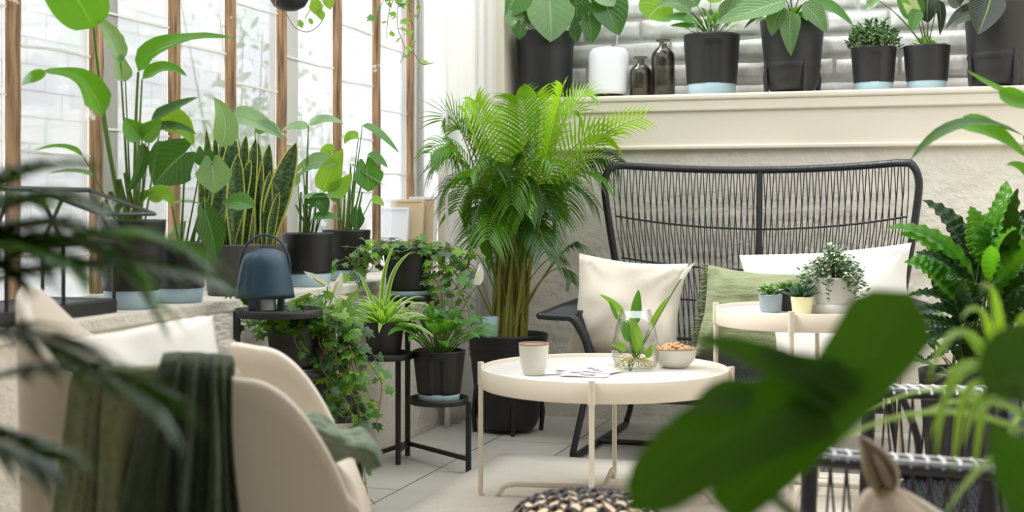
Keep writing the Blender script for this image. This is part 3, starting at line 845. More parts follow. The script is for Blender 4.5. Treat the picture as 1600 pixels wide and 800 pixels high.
def R_(d): return math.radians(d)
c1 = D(980, 482, 4.72); c1.z = 0.515
cushion('cushion', 'large plain cream cushion on the left seat of the sofa', c1, (0.40, 0.38), 0.15, R_(6), R_(-16), R_(5), 'cream_cloth', 3, wr=0.024)
c2 = D(1172, 500, 4.58); c2.z = 0.505
cushion('cushion', 'sage green crinkled cushion with fringed edges in the middle of the sofa', c2, (0.36, 0.34), 0.14, R_(-6), R_(-20), R_(4), 'green_cloth', 9, wr=0.026, fringe='lr')
c3 = D(1290, 460, 4.60); c3.z = 0.59
cushion('cushion', 'wide white cushion leaning on the right half of the sofa back', c3, (0.60, 0.30), 0.13, R_(-4), R_(-14), R_(-5), 'white_cloth', 14, wr=0.020)
c4 = D(1300, 550, 4.42); c4.z = 0.395
cushion('cushion', 'white cushion lying low on the right sofa seat, behind the side table', c4, (0.42, 0.20), 0.16, R_(-8), R_(-4), 0, 'white_cloth', 19, wr=0.014)

# ================================================================ round tables
def tray_table(name, label, cx, cy, ht, R0, rim, ang0):
    t = thing(name, label, 'table', (cx, cy, 0)); P = V((cx, cy, 0))
    mb = MB(); mb.lathe([(0.001, ht-0.016), (R0-0.004, ht-0.016), (R0-0.004, ht-0.012), (0.001, ht-0.012)], P, 96); mb.build('table_top', 'traytop', t, label='white tray surface')
    mb = MB(); mb.lathe([(R0-0.003, ht-rim), (R0-0.0005, ht-rim-0.001), (R0, ht-rim+0.001), (R0, ht-0.001), (R0-0.0015, ht), (R0-0.003, ht-0.001), (R0-0.003, ht-rim)], P, 128); mb.build('tray_rim', 'beige', t)
    for k in range(4):
        a = ang0+k*pi/2; d = V((cos(a), sin(a), 0)); e = V((-sin(a), cos(a), 0)); mb = MB()
        q = P+d*(R0+0.006)
        pts = [q+V((0, 0, ht+0.006)), q+V((0, 0, ht-rim)), q+V((0, 0, 0.06)), q+V((0, 0, 0.028)), q-d*0.012+V((0, 0, 0.010)), q-d*0.035+V((0, 0, 0.010)), q-d*0.055+V((0, 0, 0.028)), q-d*0.075+V((0, 0, 0.050)), q-d*0.11+V((0, 0, 0.056)), P+V((0, 0, 0.056))]
        pp = pts[:3]+arc(pts[2:9], 5)[1:]+[pts[-1]]
        mb.tube(pp, 0.0075, 10)
        mb.build('leg', 'beige', t)
        mb = MB()
        mb.tube([q+V((0, 0, ht+0.007)), q+V((0, 0, ht-rim-0.004))], 0.0095, 10); mb.build('leg_sleeve', 'beige', t)
    return t
pc, Yc = W(944, 3.87, 0), 3.87
view = math.atan2((EYE-pc).y, (EYE-pc).x)
tray_table('coffee_table', 'large round cream metal tray table holding the mug, cards and glass vase', pc.x, pc.y, 0.412, 0.364, 0.056, view-0.09)
ps = W(1258, 3.93, 0)
view2 = math.atan2((EYE-ps).y, (EYE-ps).x)
tray_table('side_table', 'smaller taller round cream metal tray table holding small succulents', ps.x, ps.y, 0.583, 0.264, 0.052, view2-0.14)

# mug
def lathe_obj(name, label, cat, prof, P, m, n=40, group=None):
    mb = MB(); mb.lathe(prof, P, n); return mb.build(name, m, None, label=label, cat=cat, group=group)
TZ = 0.400
P, Y = on_z(834, 586, TZ); 
t = thing('mug', 'off-white glazed mug with a brown rim on the coffee table', 'mug', P)
mb = MB(); mb.lathe([(0.001, 0.001), (0.028, 0.001), (0.031, 0.004), (0.0385, 0.035), (0.042, 0.07), (0.0435, 0.088)], P, 40); mb.lathe([(0.040, 0.088), (0.038, 0.06), (0.032, 0.012), (0.001, 0.010)], P, 40); mb.build('mug_body', 'ceramic', t)
mb = MB(); mb.lathe([(0.0435, 0.0875), (0.0445, 0.090), (0.042, 0.0925), (0.0395, 0.090), (0.040, 0.0875)], P, 40); mb.build('glazed_rim', 'rimbrown', t)
# cards
def card(px, py, wd, hh, ang, z, label):
    P, _ = on_z(px, py, z); ca, sa = cos(ang), sin(ang)
    t = thing('photo_card', label, 'card', P, None)
    R = Matrix.Rotation(ang, 3, 'Z'); mb = MB()
    mb.grid([[P+R@V((wd*(i/6-.5), hh*(j/4-.5), 0.0012*sin(i*1.1)+0.0008)) for j in range(5)] for i in range(7)])
    mb.build('sheet', 'paper', t, solid=0.0006)
    r = random.Random(int(px)); mb = MB(); mb.cur = 0
    for k in range(4):
        mb.cur = k % 2
        x = r.uniform(-.35, .3)*wd; y = r.uniform(-.35, .3)*hh
        n = 10; a0 = r.uniform(0, 6)
        mb.face([P+R@V((x+wd*.13*cos(a0+q*2*pi/n)*r.uniform(.5, 1.1), y+hh*.13*sin(a0+q*2*pi/n)*r.uniform(.5, 1.1), 0.0032)) for q in range(n)])
    mb.build('printed_motif', ['ink', 'ink2'], t, smooth=False)
card(880, 582, 0.15, 0.10, 0.5, 0.4005, 'printed picture card lying beside the mug, leftmost of the three')
card(915, 585, 0.14, 0.10, 0.15, 0.403, 'printed picture card in the middle, overlapping its neighbour')
card(938, 579, 0.12, 0.09, -0.25, 0.4055, 'printed picture card nearest the glass vase')
# bowl with nuts
P, Y = on_z(1054, 574, TZ)
t = thing('bowl', 'off-white glazed snack bowl with a brown rim behind the vase', 'bowl', P)
mb = MB(); mb.lathe([(0.001, 0.001), (0.036, 0.001), (0.040, 0.004), (0.058, 0.022), (0.065, 0.042), (0.0665, 0.056)], P, 48); mb.lathe([(0.063, 0.056), (0.060, 0.04), (0.05, 0.022), (0.001, 0.014)], P, 48); mb.build('bowl_body', 'ceramic', t)
mb = MB(); mb.lathe([(0.0665, 0.0555), (0.0668, 0.058), (0.0645, 0.0592), (0.0625, 0.058), (0.063, 0.0555)], P, 48); mb.build('glazed_rim', 'rimbrown', t)
r = random.Random(2); BP = P.copy()
def nut_mesh():
    mb = MB(); K = 10; rows = []
    for i in range(9):
        u = i/8; ph = u*pi; rows.append([V((0.0145*-cos(ph)+0.003*sin(ph)*0, 0.0078*sin(ph)*cos(2*pi*k/K)+0.005*sin(ph), 0.007*sin(ph)*sin(2*pi*k/K))) for k in range(K)])
    mb.grid(rows, closed=True); return mb
n0 = None
for i in range(34):
    rad = 0.052*sqrt((i+0.5)/34); a = i*2.4
    p = BP+V((rad*cos(a), rad*sin(a), 0.052+0.012*(1-(rad/0.052)**2)+r.uniform(-.002, .003)))
    if n0 is None:
        n0 = nut_mesh().build('cashew_nut', 'nut', None, label='pale brown nut heaped in the snack bowl', cat='nut', group='nuts in the snack bowl'); o = n0
    else:
        o = n0.copy(); COL.objects.link(o)
    o.location = p; o.rotation_euler = (r.uniform(-.5, .5), r.uniform(-.5, .5), r.uniform(0, 6))
# glass vase with water, roots and peace lily cuttings
P, Y = on_z(993, 578, TZ); VP = P.copy()
t = thing('glass_vase', 'clear rounded glass vase of water with rooted lily cuttings', 'vase', P)
prof = [(0.001, 0.002), (0.050, 0.002), (0.062, 0.010), (0.0685, 0.030), (0.070, 0.055), (0.066, 0.095), (0.056, 0.140), (0.045, 0.178)]
mb = MB(); mb.lathe(prof+[(0.043, 0.180), (0.0425, 0.177)]+[(a-0.0025, max(0.006, b)) for a, b in reversed(prof[1:])]+[(0.001, 0.006)], P, 56); mb.build('glass_body', 'clear', t)
mb = MB(); mb.lathe([(0.001, 0.007), (0.048, 0.007), (0.0585, 0.013), (0.065, 0.031), (0.0655, 0.045), (0.001, 0.045)], P, 48); mb.build('water', 'water', t)
mb = MB(); r = random.Random(5)
for i in range(46):
    a = r.uniform(0, 6.28); q = P+V((r.uniform(0, .03)*cos(a), r.uniform(0, .03)*sin(a), .03)); pts = [q]
    for k in range(6): pts.append(pts[-1]+V((cos(a)*.008+r.uniform(-.008, .008), sin(a)*.008+r.uniform(-.008, .008), r.uniform(-.01, .006))))
    pts = [V((p.x, p.y, max(p.z, P.z+0.01))) for p in pts]
    mb.tube(pts, 0.0014, 4)
mb.build('roots', 'root', t)
R1 = RX
def vl(B, T_, w_, **k):
    B = D(B[0], B[1], Y); T_ = D(T_[0], T_[1], Y-0.02); return dict(B=B, C=(B+T_)/2+V((0, 0, 0.012)), T=T_, n=tocam(B)*0.9+UP*0.4, wd=w_, shape='ovate', nv=4, nu=10, **k)
base = P+V((0, 0, 0.03))
bladed(t, [dict(vl((992, 508), (998, 452), .034), stalk=(base, D(985, 540, Y), .003)),
           dict(vl((1000, 555), (985, 488), .036), m='L_bright', stalk=(base, D(998, 560, Y), .003)),
           dict(vl((985, 535), (968, 498), .034), stalk=(base, D(985, 545, Y), .0025)),
           dict(vl((975, 490), (936, 460), .02), m='L_bright', stalk=(base, D(992, 520, Y), .003)),
           dict(vl((965, 500), (950, 470), .014), stalk=(base, D(990, 530, Y), .0025)),
           dict(vl((978, 548), (955, 540), .026), m='L_bright', stalk=(base, D(990, 555, Y), .002)),
           dict(vl((1010, 560), (1026, 538), .024), m='L_bright', stalk=(base, D(1000, 560, Y), .002)),
           dict(vl((988, 560), (984, 585), .020), stalk=(base, D(996, 560, Y), .002)),
           dict(vl((1014, 515), (1046, 462), .016), m='L_bright', stalk=(base, D(1000, 545, Y), .003))], 'L_peace')
mb = MB(); mb.tube(arc([base, D(1010, 530, Y), D(1055, 450, Y-.01), D(1066, 435, Y-.01)], 8), .0022, 6); mb.build('flower_stalk', 'stem', t)
mb = MB(); b0 = D(1062, 440, Y-.01); b1 = D(1086, 410, Y-.02); leaf(mb, b0, (b0+b1)/2+V((-.004, 0, .006)), b1, tocam(b0), .020, 'lance', fold=.9); mb.build('spathe', 'petal', t)

# ================================================================ blue lantern lamp, plant stands
def tray_stand(name, label, trays, poles, bars, loc):
    t = thing(name, label, 'plant stand', loc)
    for c, rr in trays:
        mb = MB(); c = V(c); mb.lathe([(0.001, -0.004), (rr, -0.004), (rr+.002, -0.002), (rr+.002, 0.018), (rr-.001, 0.018), (rr-.001, 0), (0.001, 0)], c, 64); mb.build('tray', 'steel', t)
    for a, b in poles:
        a, b = V(a), V(b); mb = MB(); mb.box((a+b)/2, (0.016, 0.016, (b-a).length)); mb.build('pole', 'steel', t, smooth=False, bevel=.002)
    for a, b in bars:
        a, b = V(a), V(b); mb = MB(); d = b-a; mb.box((a+b)/2, (d.length+.016, 0.014, 0.014), Matrix.Rotation(math.atan2(d.y, d.x), 3, 'Z')); mb.build('base_bar', 'steel', t, smooth=False, bevel=.002)
    return t
# right stand
c_low = W(686, 4.47, 0.219); c_mid = W(600, 4.46, 0.372); c_top = W(638, 4.62, 0.560)
legs = [W(732, 4.36, 0), W(637, 4.66, 0), W(577, 4.42, 0), W(622, 4.50, 0), W(662, 4.95, 0)]
def up(p, z): return V((p.x, p.y, z))
tray_stand('plant_stand', 'three-tray black steel plant stand between the low wall and the palm pot',
   [(c_low, 0.098), (c_mid, 0.098), (c_top, 0.098)],
   [(legs[0], up(legs[0], .237)), (legs[1], up(legs[1], .56)), (legs[2], up(legs[2], .05)), (legs[3], up(legs[3], .372))],
   [(up(legs[0], .045), up(legs[1], .045)), (up(legs[1], .045), up(legs[2], .045)), (up(legs[1], .045), up(legs[3], .045))], (legs[1].x, legs[1].y, 0))
# left stand, mostly behind the armchair
d_top = W(436, 3.62, 0.585); d_mid = W(462, 3.80, 0.398); d_low = W(532, 3.98, 0.245)
lg = [W(370, 3.58, 0), W(498, 3.86, 0), W(562, 3.90, 0), W(560, 4.02, 0)]
tray_stand('plant_stand', 'tray-topped black steel plant stand behind the armchair, under the blue lantern',
   [(d_top, 0.118), (d_mid, 0.098), (d_low, 0.092)],
   [(lg[0], up(lg[0], .60)), (lg[1], up(lg[1], .60)), (lg[2], up(lg[2], .262))],
   [(up(lg[0], .045), up(lg[1], .045)), (up(lg[1], .045), up(lg[2], .045))], (lg[1].x, lg[1].y, 0))
# lamp
P = W(414, 3.60, 0.587); t = thing('lantern_lamp', 'petrol blue dome lantern with a loop handle on the stand tray', 'lamp', P)
mb = MB(); mb.lathe([(0.080, 0.050), (0.0815, 0.047), (0.079, 0.062), (0.066, 0.135), (0.060, 0.155), (0.048, 0.171), (0.028, 0.180), (0.001, 0.183)], P, 56); mb.lathe([(0.0815, 0.047), (0.077, 0.050), (0.062, 0.13), (0.04, 0.165), (0.001, 0.17)], P, 40); mb.build('lamp_shade', 'lampblue', t)
mb = MB(); mb.lathe([(0.001, 0), (0.048, 0), (0.050, 0.003), (0.050, 0.010), (0.046, 0.014), (0.001, 0.014)], P, 40); mb.build('lamp_base', 'lampblue', t)
mb = MB(); mb.lathe([(0.030, 0.014), (0.030, 0.12), (0.001, 0.125)], P, 24); mb.build('light_diffuser', 'opal', t, label='white diffuser')
for k in range(3):
    a = k*2*pi/3+0.3; mb = MB(); mb.box(P+V((.044*cos(a), .044*sin(a), .033)), (.016, .028, .045), Matrix.Rotation(a, 3, 'Z')); mb.build('shade_post', 'lampblue', t, smooth=False, bevel=.002)
mb = MB(); pts = []
for k in range(21):
    a = pi*k/20; pts.append(P+RX*(0.069*cos(a)*(1 if 1 else 0))+V((0, 0, 0.110+0.109*sin(a)**0.8)))
mb.tube(pts, 0.0033, 8); mb.build('handle', 'lampblue', t)

# ================================================================ armchair with throws
A0 = W(334, 2.44, 0)          # middle of the shell on the floor
fcam = (0.990, 0.14)
F = (RX*fcam[0]+FW*fcam[1]).normalized(); Lf = V((-F.y, F.x, 0))      # forward, left (far side)
def H_rim(s):
    # s 0 near arm front, .5 back, 1 far arm front
    q = min(s, 1-s)*2             # 0 front .. 1 back
    if q < 0.36: return 0.28+0.305*sin(pi/2*min(1, (q/0.36)))**0.66
    if q < 0.70: return 0.585+0.012*sin((q-.36)/.34*pi)
    x = (q-0.70)/0.30; return 0.585+0.145*(x*x*(3-2*x))
def plan(s, fl):
    a, b = 0.305*(1+0.03*fl), 0.262*(1+0.07*fl)
    if s < 0.30: k = s/0.30; x = 0.268-0.328*k; y = -b*(0.90+0.10*min(1, k*1.4)); n = V((0.08*(1-k), -1, 0))
    elif s > 0.70: k = (1-s)/0.30; x = 0.268-0.328*k; y = b*(0.90+0.10*min(1, k*1.4)); n = V((0.08*(1-k), 1, 0))
    else:
        th = (s-0.30)/0.40*pi; x = -0.06-a*0.90*sin(th)**0.92; y = -b*cos(th)*abs(cos(th))**(-0.12) if abs(cos(th)) > 1e-3 else 0
        n = V((-sin(th), -cos(th), 0))
    return x, y, n
def shell(s, z, off=0):
    fl = (z-0.3)/0.4
    x, y, n = plan(s, fl); n = n.normalized()
    return V((A0.x, A0.y, 0))+F*(x+n.x*off)+Lf*(y+n.y*off)+V((0, 0, z))
t_arm = thing('armchair', 'cream moulded plastic armchair with a green throw over its side', 'armchair', (A0.x, A0.y, 0))
mb = MB(); NS = 96; rows = []
for i in range(NS+1):
    s = i/NS; hr = H_rim(s); row = []
    zb = 0.06
    out = [shell(s, zb+(hr-zb)*k/14, 0.0) for k in range(15)]
    rimp = [shell(s, hr+0.008, -0.004), shell(s, hr+0.010, -0.013), shell(s, hr+0.006, -0.021)]
    inn = [shell(s, hr+(0.30-hr)*k/10 if hr > .3 else hr-0.02*k/10, -0.026-0.002*k) for k in range(11)]
    rows.append(out+rimp+inn)
mb.grid(rows)
mb.face(list(reversed(rows[0])))
mb.face(rows[-1])
mb.build('shell', 'shell', t_arm)
mb = MB(); rows = []      # seat pan
for i in range(17):
    x = -0.31+0.60*i/16; row = []
    for j in range(17):
        v = -1+2*j/16
        hw = 0.238*(1-0.35*max(0, (-x-0.12)/0.19)**2) if x < .2 else 0.238
        z = 0.405+0.02*v*v - 0.03*sin(max(0, min(1, (x+.3)/.6))*pi) - (0.16*((x-0.20)/0.09)**2 if x > 0.20 else 0)
        row.append(V((A0.x, A0.y, 0))+F*x+Lf*(v*hw)+V((0, 0, z)))
    rows.append(row)
mb.grid(rows); mb.build('seat', 'shell', t_arm, solid=0.02)
for sx, sy in ((-1, -1), (-1, 1), (1, -1), (1, 1)):
    mb = MB(); q = V((A0.x, A0.y, 0)); mb.tube([q+F*(.2*sx)+Lf*(.19*sy)+V((0, 0, .30)), q+F*(.25*sx)+Lf*(.235*sy)+V((0, 0, 0.0))], [.02, .013], 12); mb.build('leg', 'shell', t_arm)
# throw over the near arm and back corner
def throw(name, label, s0, s1, zlow, m, seed, inner=0.16, amp=0.02, base=0.012, edge=None):
    ns, nt_ = 90, 70; rows = []
    for i in range(ns+1):
        f = i/ns; s = s0+(s1-s0)*f; hr = H_rim(s)+0.012
        lo = zlow+0.02*noise.noise(V((f*4, seed, 0)))
        tot_in, tot_out = inner, hr-lo; row = []
        for j in range(nt_+1):
            d = -tot_in+(tot_in+tot_out+0.03)*j/nt_
            fo = amp*(0.55*sin(f*2*pi*3.1+seed+0.9*sin(d*5))+0.35*sin(f*2*pi*7.3+d*6+seed)+0.25*noise.noise(V((f*11, d*7, seed))))
            grow = min(1, 0.25+max(0, d)*3.5)
            fo = (fo+amp*0.9)*grow
            ds = noise.noise(V((f*3, d*4, seed+7)))*0.01+(f-0.5)*(s1-s0)*1.1*max(0, d)+0.016*max(0, d)
            if d < -0.0: p = shell(s+ds, max(0.37, hr-abs(d)*1.0), -0.032-base-fo*0.5)
            elif d < 0.03:
                a = d/0.03*pi; p = shell(s+ds, hr+0.008+base*sin(a), -0.013-0.019*cos(a)*1.0+(base+fo)*(-cos(a))*1.0)
            else:
                dd = d-0.03; p = shell(s+ds*(1+dd), hr-dd+0.006, base+0.008+fo+0.03*dd)
            # fine crinkle
            p = p+V((0, 0, 1))*0 + (shell(s, 0.4, 1)-shell(s, 0.4, 0))*(0.0022*noise.noise(V((f*60, d*30, seed)))+0.003*noise.noise(V((f*26, d*90, seed))))
            row.append(p)
        rows.append(row)
    mb = MB(); mb.grid(rows)
    t = thing(name, label, 'throw', rows[ns//2][nt_//2]); mb.build('cloth', m, t, solid=0.003)
    fb = MB(); r = random.Random(seed)
    if edge:
        rr = rows[-1] if edge > 0 else rows[0]
        for k in range(260):
            q = r.uniform(0.16, 0.999)*(len(rr)-1); i = int(q); p = rr[i].lerp(rr[min(i+1, len(rr)-1)], q-i)
            dd = (shell(s1, .4, 0)-shell(s0, .4, 0)).normalized()*edge
            e = p+dd*r.uniform(.003, .014)+V((r.uniform(-.006, .006), r.uniform(-.006, .006), r.uniform(-.016, .002)))
            fb.tube([p, (p+e)/2+V((0, 0, -.003)), e], 0.0014, 4, cap=False)
        fb.build('fringe', m, t, kind='stuff')
    return t
throw('throw_blanket', 'sage green gauze throw hanging over the back corner of the armchair', 0.358, 0.298, 0.02, 'throw_light', 2.0, base=0.006, amp=0.016, edge=1)
throw('throw_blanket', 'dark green crinkled throw hanging over the near side of the armchair', 0.298, 0.196, 0.03, 'throw_dark', 5.0, base=0.024, amp=0.030)
# folded blanket over the front of the seat
mb = MB(); rows = []
for i in range(41):
    f = i/40; d = 0.17*f; row = []
    for j in range(41):
        g = j/40; v = -0.15+0.22*g
        x = 0.125+min(d, 0.15)+0.035*max(0, (d-0.15))/0.15
        z = 0.37 if d < 0.14 else 0.37-(d-0.14)*0.9
        z += 0.010*sin(g*17+f*3)+0.012*noise.noise(V((f*6, g*9, 2)))
        z = 0.445+(z-0.37) + 0.03*sin(min(1, f*1.6)*pi)
        xx = x+0.008*sin(g*23+2*f)+0.03*sin(min(1, max(0, (d-.1)/.2))*pi/2)
        row.append(V((A0.x, A0.y, 0))+F*xx+Lf*v+V((0, 0, z)))
    rows.append(row)
mb.grid(rows); mb.build('seat_blanket', 'blanket', None, solid=0.012, label='grey-green crinkled blanket folded over the front edge of the armchair seat', cat='blanket')
ca = A0+F*(-0.125)+Lf*0.03; ca.z = 0.53
cushion('cushion', 'ivory fringed cushion tucked inside the cream armchair', ca, (0.32, 0.30), 0.19, math.atan2(F.y, F.x)+R_(10), R_(-38), R_(-10), 'white_cloth', 31, fringe='lr', wr=0.018)

# ================================================================ dark rattan armchair on the right, woven basket
def low_chair():
    t = thing('rattan_armchair', 'black rattan armchair at the lower right with cord lacing painted pale for the light on it', 'armchair', W(1400, 2.75, 0))
    # near arm rail and far arm rail with legs, laced tops, cord sides
    for (pa, pb, Ya, Yb, ztop, nm) in ((1256, 1560, 2.50, 2.36, 0.405, 'n'), (1350, 1580, 3.06, 3.02, 0.45, 'f')):
        a = W(pa, Ya, ztop); b = W(pb, Yb, ztop); d = (b-a).normalized(); q = V((-d.y, d.x, 0))
        wd = 0.030 if nm == 'n' else 0.032
        for sg in (-1, 1):
            mb = MB(); mb.tube([a+q*wd*sg+V((0, 0, -.02)), a+q*wd*sg+d*.01, a+q*wd*sg+d*.03+V((0, 0, .002)), b+q*wd*sg], 0.013 if nm == 'n' else 0.011, 10); mb.build('arm_rail', 'rattan', t)
        mb = MB(); L = (b-a).length; n = int(L/0.028)
        for k in range(n):
            p = a+d*(0.02+k*0.028)
            mb.tube([p+q*wd*1.3+V((0, 0, .004)), p+q*wd*.8+V((0, 0, .015)), p+d*.012+V((0, 0, .012)), p+d*.014-q*wd*.8+V((0, 0, .015)), p+d*.014-q*wd*1.35+V((0, 0, .003))], 0.0036, 6)
        for sg in (-1, 1): mb.tube([a+q*wd*.9*sg+V((0, 0, .013)), b+q*wd*.9*sg+V((0, 0, .013))], 0.0028, 6)
        mb.build('cord_lacing', 'lit_lace', t, label='highlight-painted cord lacing')
        mb = MB()
        for k in range(int(L/0.03)):
            p = a+d*(0.05+k*0.03)
            for tw in (-.014, .014): mb.tube([p+V((0, 0, -.01)), p+d*tw+V((0, 0, -.20))], 0.0026, 5, cap=False)
        mb.build('side_cords', 'cord', t)
        mb = MB(); mb.tube([a+V((0, 0, -.19))+d*.02, b+V((0, 0, -.19))], 0.010, 8); mb.build('seat_rail', 'rattan', t)
        mb = MB(); e = a+d*.012; mb.tube([e+V((0, 0, -.004)), V((e.x, e.y, 0.0))-d*.015], 0.0155, 12); mb.build('leg', 'rattan', t)
        mb = MB(); e = a.lerp(b, .95); mb.tube([e, V((e.x, e.y, 0.0))+d*.02], 0.0155, 12); mb.build('leg', 'rattan', t)
        if nm == 'f':
            mb = MB(); e = a+d*.085; mb.tube(arc([e+q*.03, e+d*.035+V((0, 0, -.10)), e+d*.04+V((0, 0, -.2))], 5), 0.009, 8); mb.build('brace', 'rattan', t)
        if nm == 'n': na, nb = a, b
        else: fa, fb_ = a, b
    z = V((0, 0, -.20)); mb = MB(); n = 34
    for k in range(n):
        f = k/(n-1); g0 = .28+.72*f; p = (na.lerp(nb, g0)); p2 = fa.lerp(fb_, g0); pts = [V((p.x, p.y, .235)).lerp(V((p2.x, p2.y, .25)), g/24)+V((0, 0, .003*(1 if (g+k) % 2 else -1)-.02*sin(g/24*pi))) for g in range(25)]
        mb.tube(pts, 0.0048, 4, cap=False)
    for g in range(0, 25):
        f = g/24; p = na.lerp(nb, .28).lerp(fa.lerp(fb_, .28), f); p2 = nb.lerp(fb_, f); mb.tube([V((p.x, p.y, .237-.02*sin(f*pi))), V((p2.x, p2.y, .237-.02*sin(f*pi)))], .0045, 4)
    mb.build('seat', 'rattan', t)
    mb = MB(); mb.tube([nb+V((0, 0, 0)), nb.lerp(fb_, .5)+V((.02, 0, .01)), fb_], 0.013, 8)
    for k in range(20):
        p = nb.lerp(fb_, (k+.5)/20); mb.tube([p, V((p.x, p.y, .24))], .0028, 5)
    mb.build('backrest', 'rattan', t)
    return na, nb
M['lit_lace'] = mat('highlight-painted cord', srgb(196, 196, 198), 0.45)  # white light catching the cords is put into this pale colour
na, nb = low_chair()
# gathered linen bag in front of it
def bag():
    c = W(1468, 2.05, 0.0); t = thing('linen_bag', 'taupe linen bag with a twisted peak, blurred in the lower right foreground', 'bag', c)
    mb = MB(); rows = []
    ztop = 0.50
    for i in range(31):
        f = i/30; z = 0.0+ztop*f
        rr = 0.180*(1-f**2.2)**0.7 if f < 1 else 0
        row = []
        for k in range(60):
            a = 2*pi*k/60
            q = rr*(1+0.10*sin(a*5+f*3)*f+0.05*sin(a*11+1)*f+0.08*noise.noise(V((cos(a)*2, sin(a)*2, f*3))))+0.006
            peak = RX*(-0.088*f**2.5)
            row.append(V((c.x, c.y, z*0.90))+peak+RX*(q*cos(a))+FW*(q*sin(a)))
        rows.append(row)
    mb.grid(rows, closed=True); mb.build('bag_body', 'bag', t)
    mb = MB(); top = V((c.x, c.y, .435))+RX*-.080
    leaf(mb, top, top+RX*-.015+V((0, 0, .05)), top+RX*-.045+V((0, 0, .088)), tocam(top), .075, 'lance', fold=.9, nu=8)
    leaf(mb, top, top+RX*-.02+V((0, 0, .04)), top+RX*-.028+V((0, 0, .075)), tocam(top)+RX, .06, 'lance', fold=1.2, nu=8)
    mb.build('gathered_peak', 'bag', t, solid=.006)
bag()
def basket():
    c = W(915, 2.60, 0.0); t = thing('woven_basket', 'domed basket woven from pale strips and black cord, at the bottom edge', 'basket', c)
    R0, z0 = 0.165, 0.215; mb = MB(); mk = MB()
    def pt(a, f):   # f 0 rim to 1 centre
        return V((c.x, c.y, 0))+V((R0*cos(f*pi/2)*cos(a), R0*cos(f*pi/2)*sin(a), z0+0.085*sin(f*pi/2)))
    def flat(u, v): 
        r_ = sqrt(u*u+v*v)
        if r_ > 1: return None
        return V((c.x, c.y, 0))+RX*(u*R0)+FW*(v*R0)+V((0, 0, z0+0.085*sqrt(max(0, 1-r_**3))))
    def strip(b_, dirr, off, wd, hgt, seg=34):
        rows = []
        for i in range(seg+1):
            s = -1+2*i/seg; row = []
            for e in (-wd, 0, wd):
                u, v = (s, off+e) if dirr == 0 else (off+e, s)
                u, v = (u*.82+v*.57, -u*.57+v*.82)
                p = flat(u, v)
                if p is None:
                    l = sqrt(u*u+v*v); p = flat(u/l*.999, v/l*.999)
                row.append(p+V((0, 0, hgt+0.004*sin(i*pi/2+off*20)+(0.003 if e == 0 else 0))))
            rows.append(row)
        b_.grid(rows)
    for k in range(9):
        o = -0.9+1.8*k/8; strip(mb, 0, o, 0.090, 0.006)
    for k in range(12):
        o = -0.92+1.84*k/11; strip(mk, 1, o, 0.014, 0.009)
    for k in range(9): strip(mk, 0, -0.79+1.8*k/8, .015, .010)
    mb.build('pale_strips', 'natural', t, solid=.002); mk.build('black_cords', 'rattan', t, solid=.004)
    mb = MB()
    for k in range(56):
        a = 2*pi*k/56; mb.tube([V((c.x+.12*cos(a), c.y+.12*sin(a), .0)), V((c.x+R0*1.02*cos(a), c.y+R0*1.02*sin(a), .14)), V((c.x+R0*cos(a), c.y+R0*sin(a), z0))], .006, 5)
    for k in range(14):
        z = .01+.24*k/13; rr = .12+.05*min(1, z/.14); mb.tube([V((c.x+rr*cos(a*pi/20), c.y+rr*sin(a*pi/20), z)) for a in range(40)], .0065, 5, closed=True)
    mb.build('basket_wall', 'natural', t)
    mb = MB(); mb.tube([V((c.x+R0*cos(a*pi/24), c.y+R0*sin(a*pi/24), z0)) for a in range(48)], .010, 6, closed=True); mb.build('rim_cord', 'rattan', t)
basket()

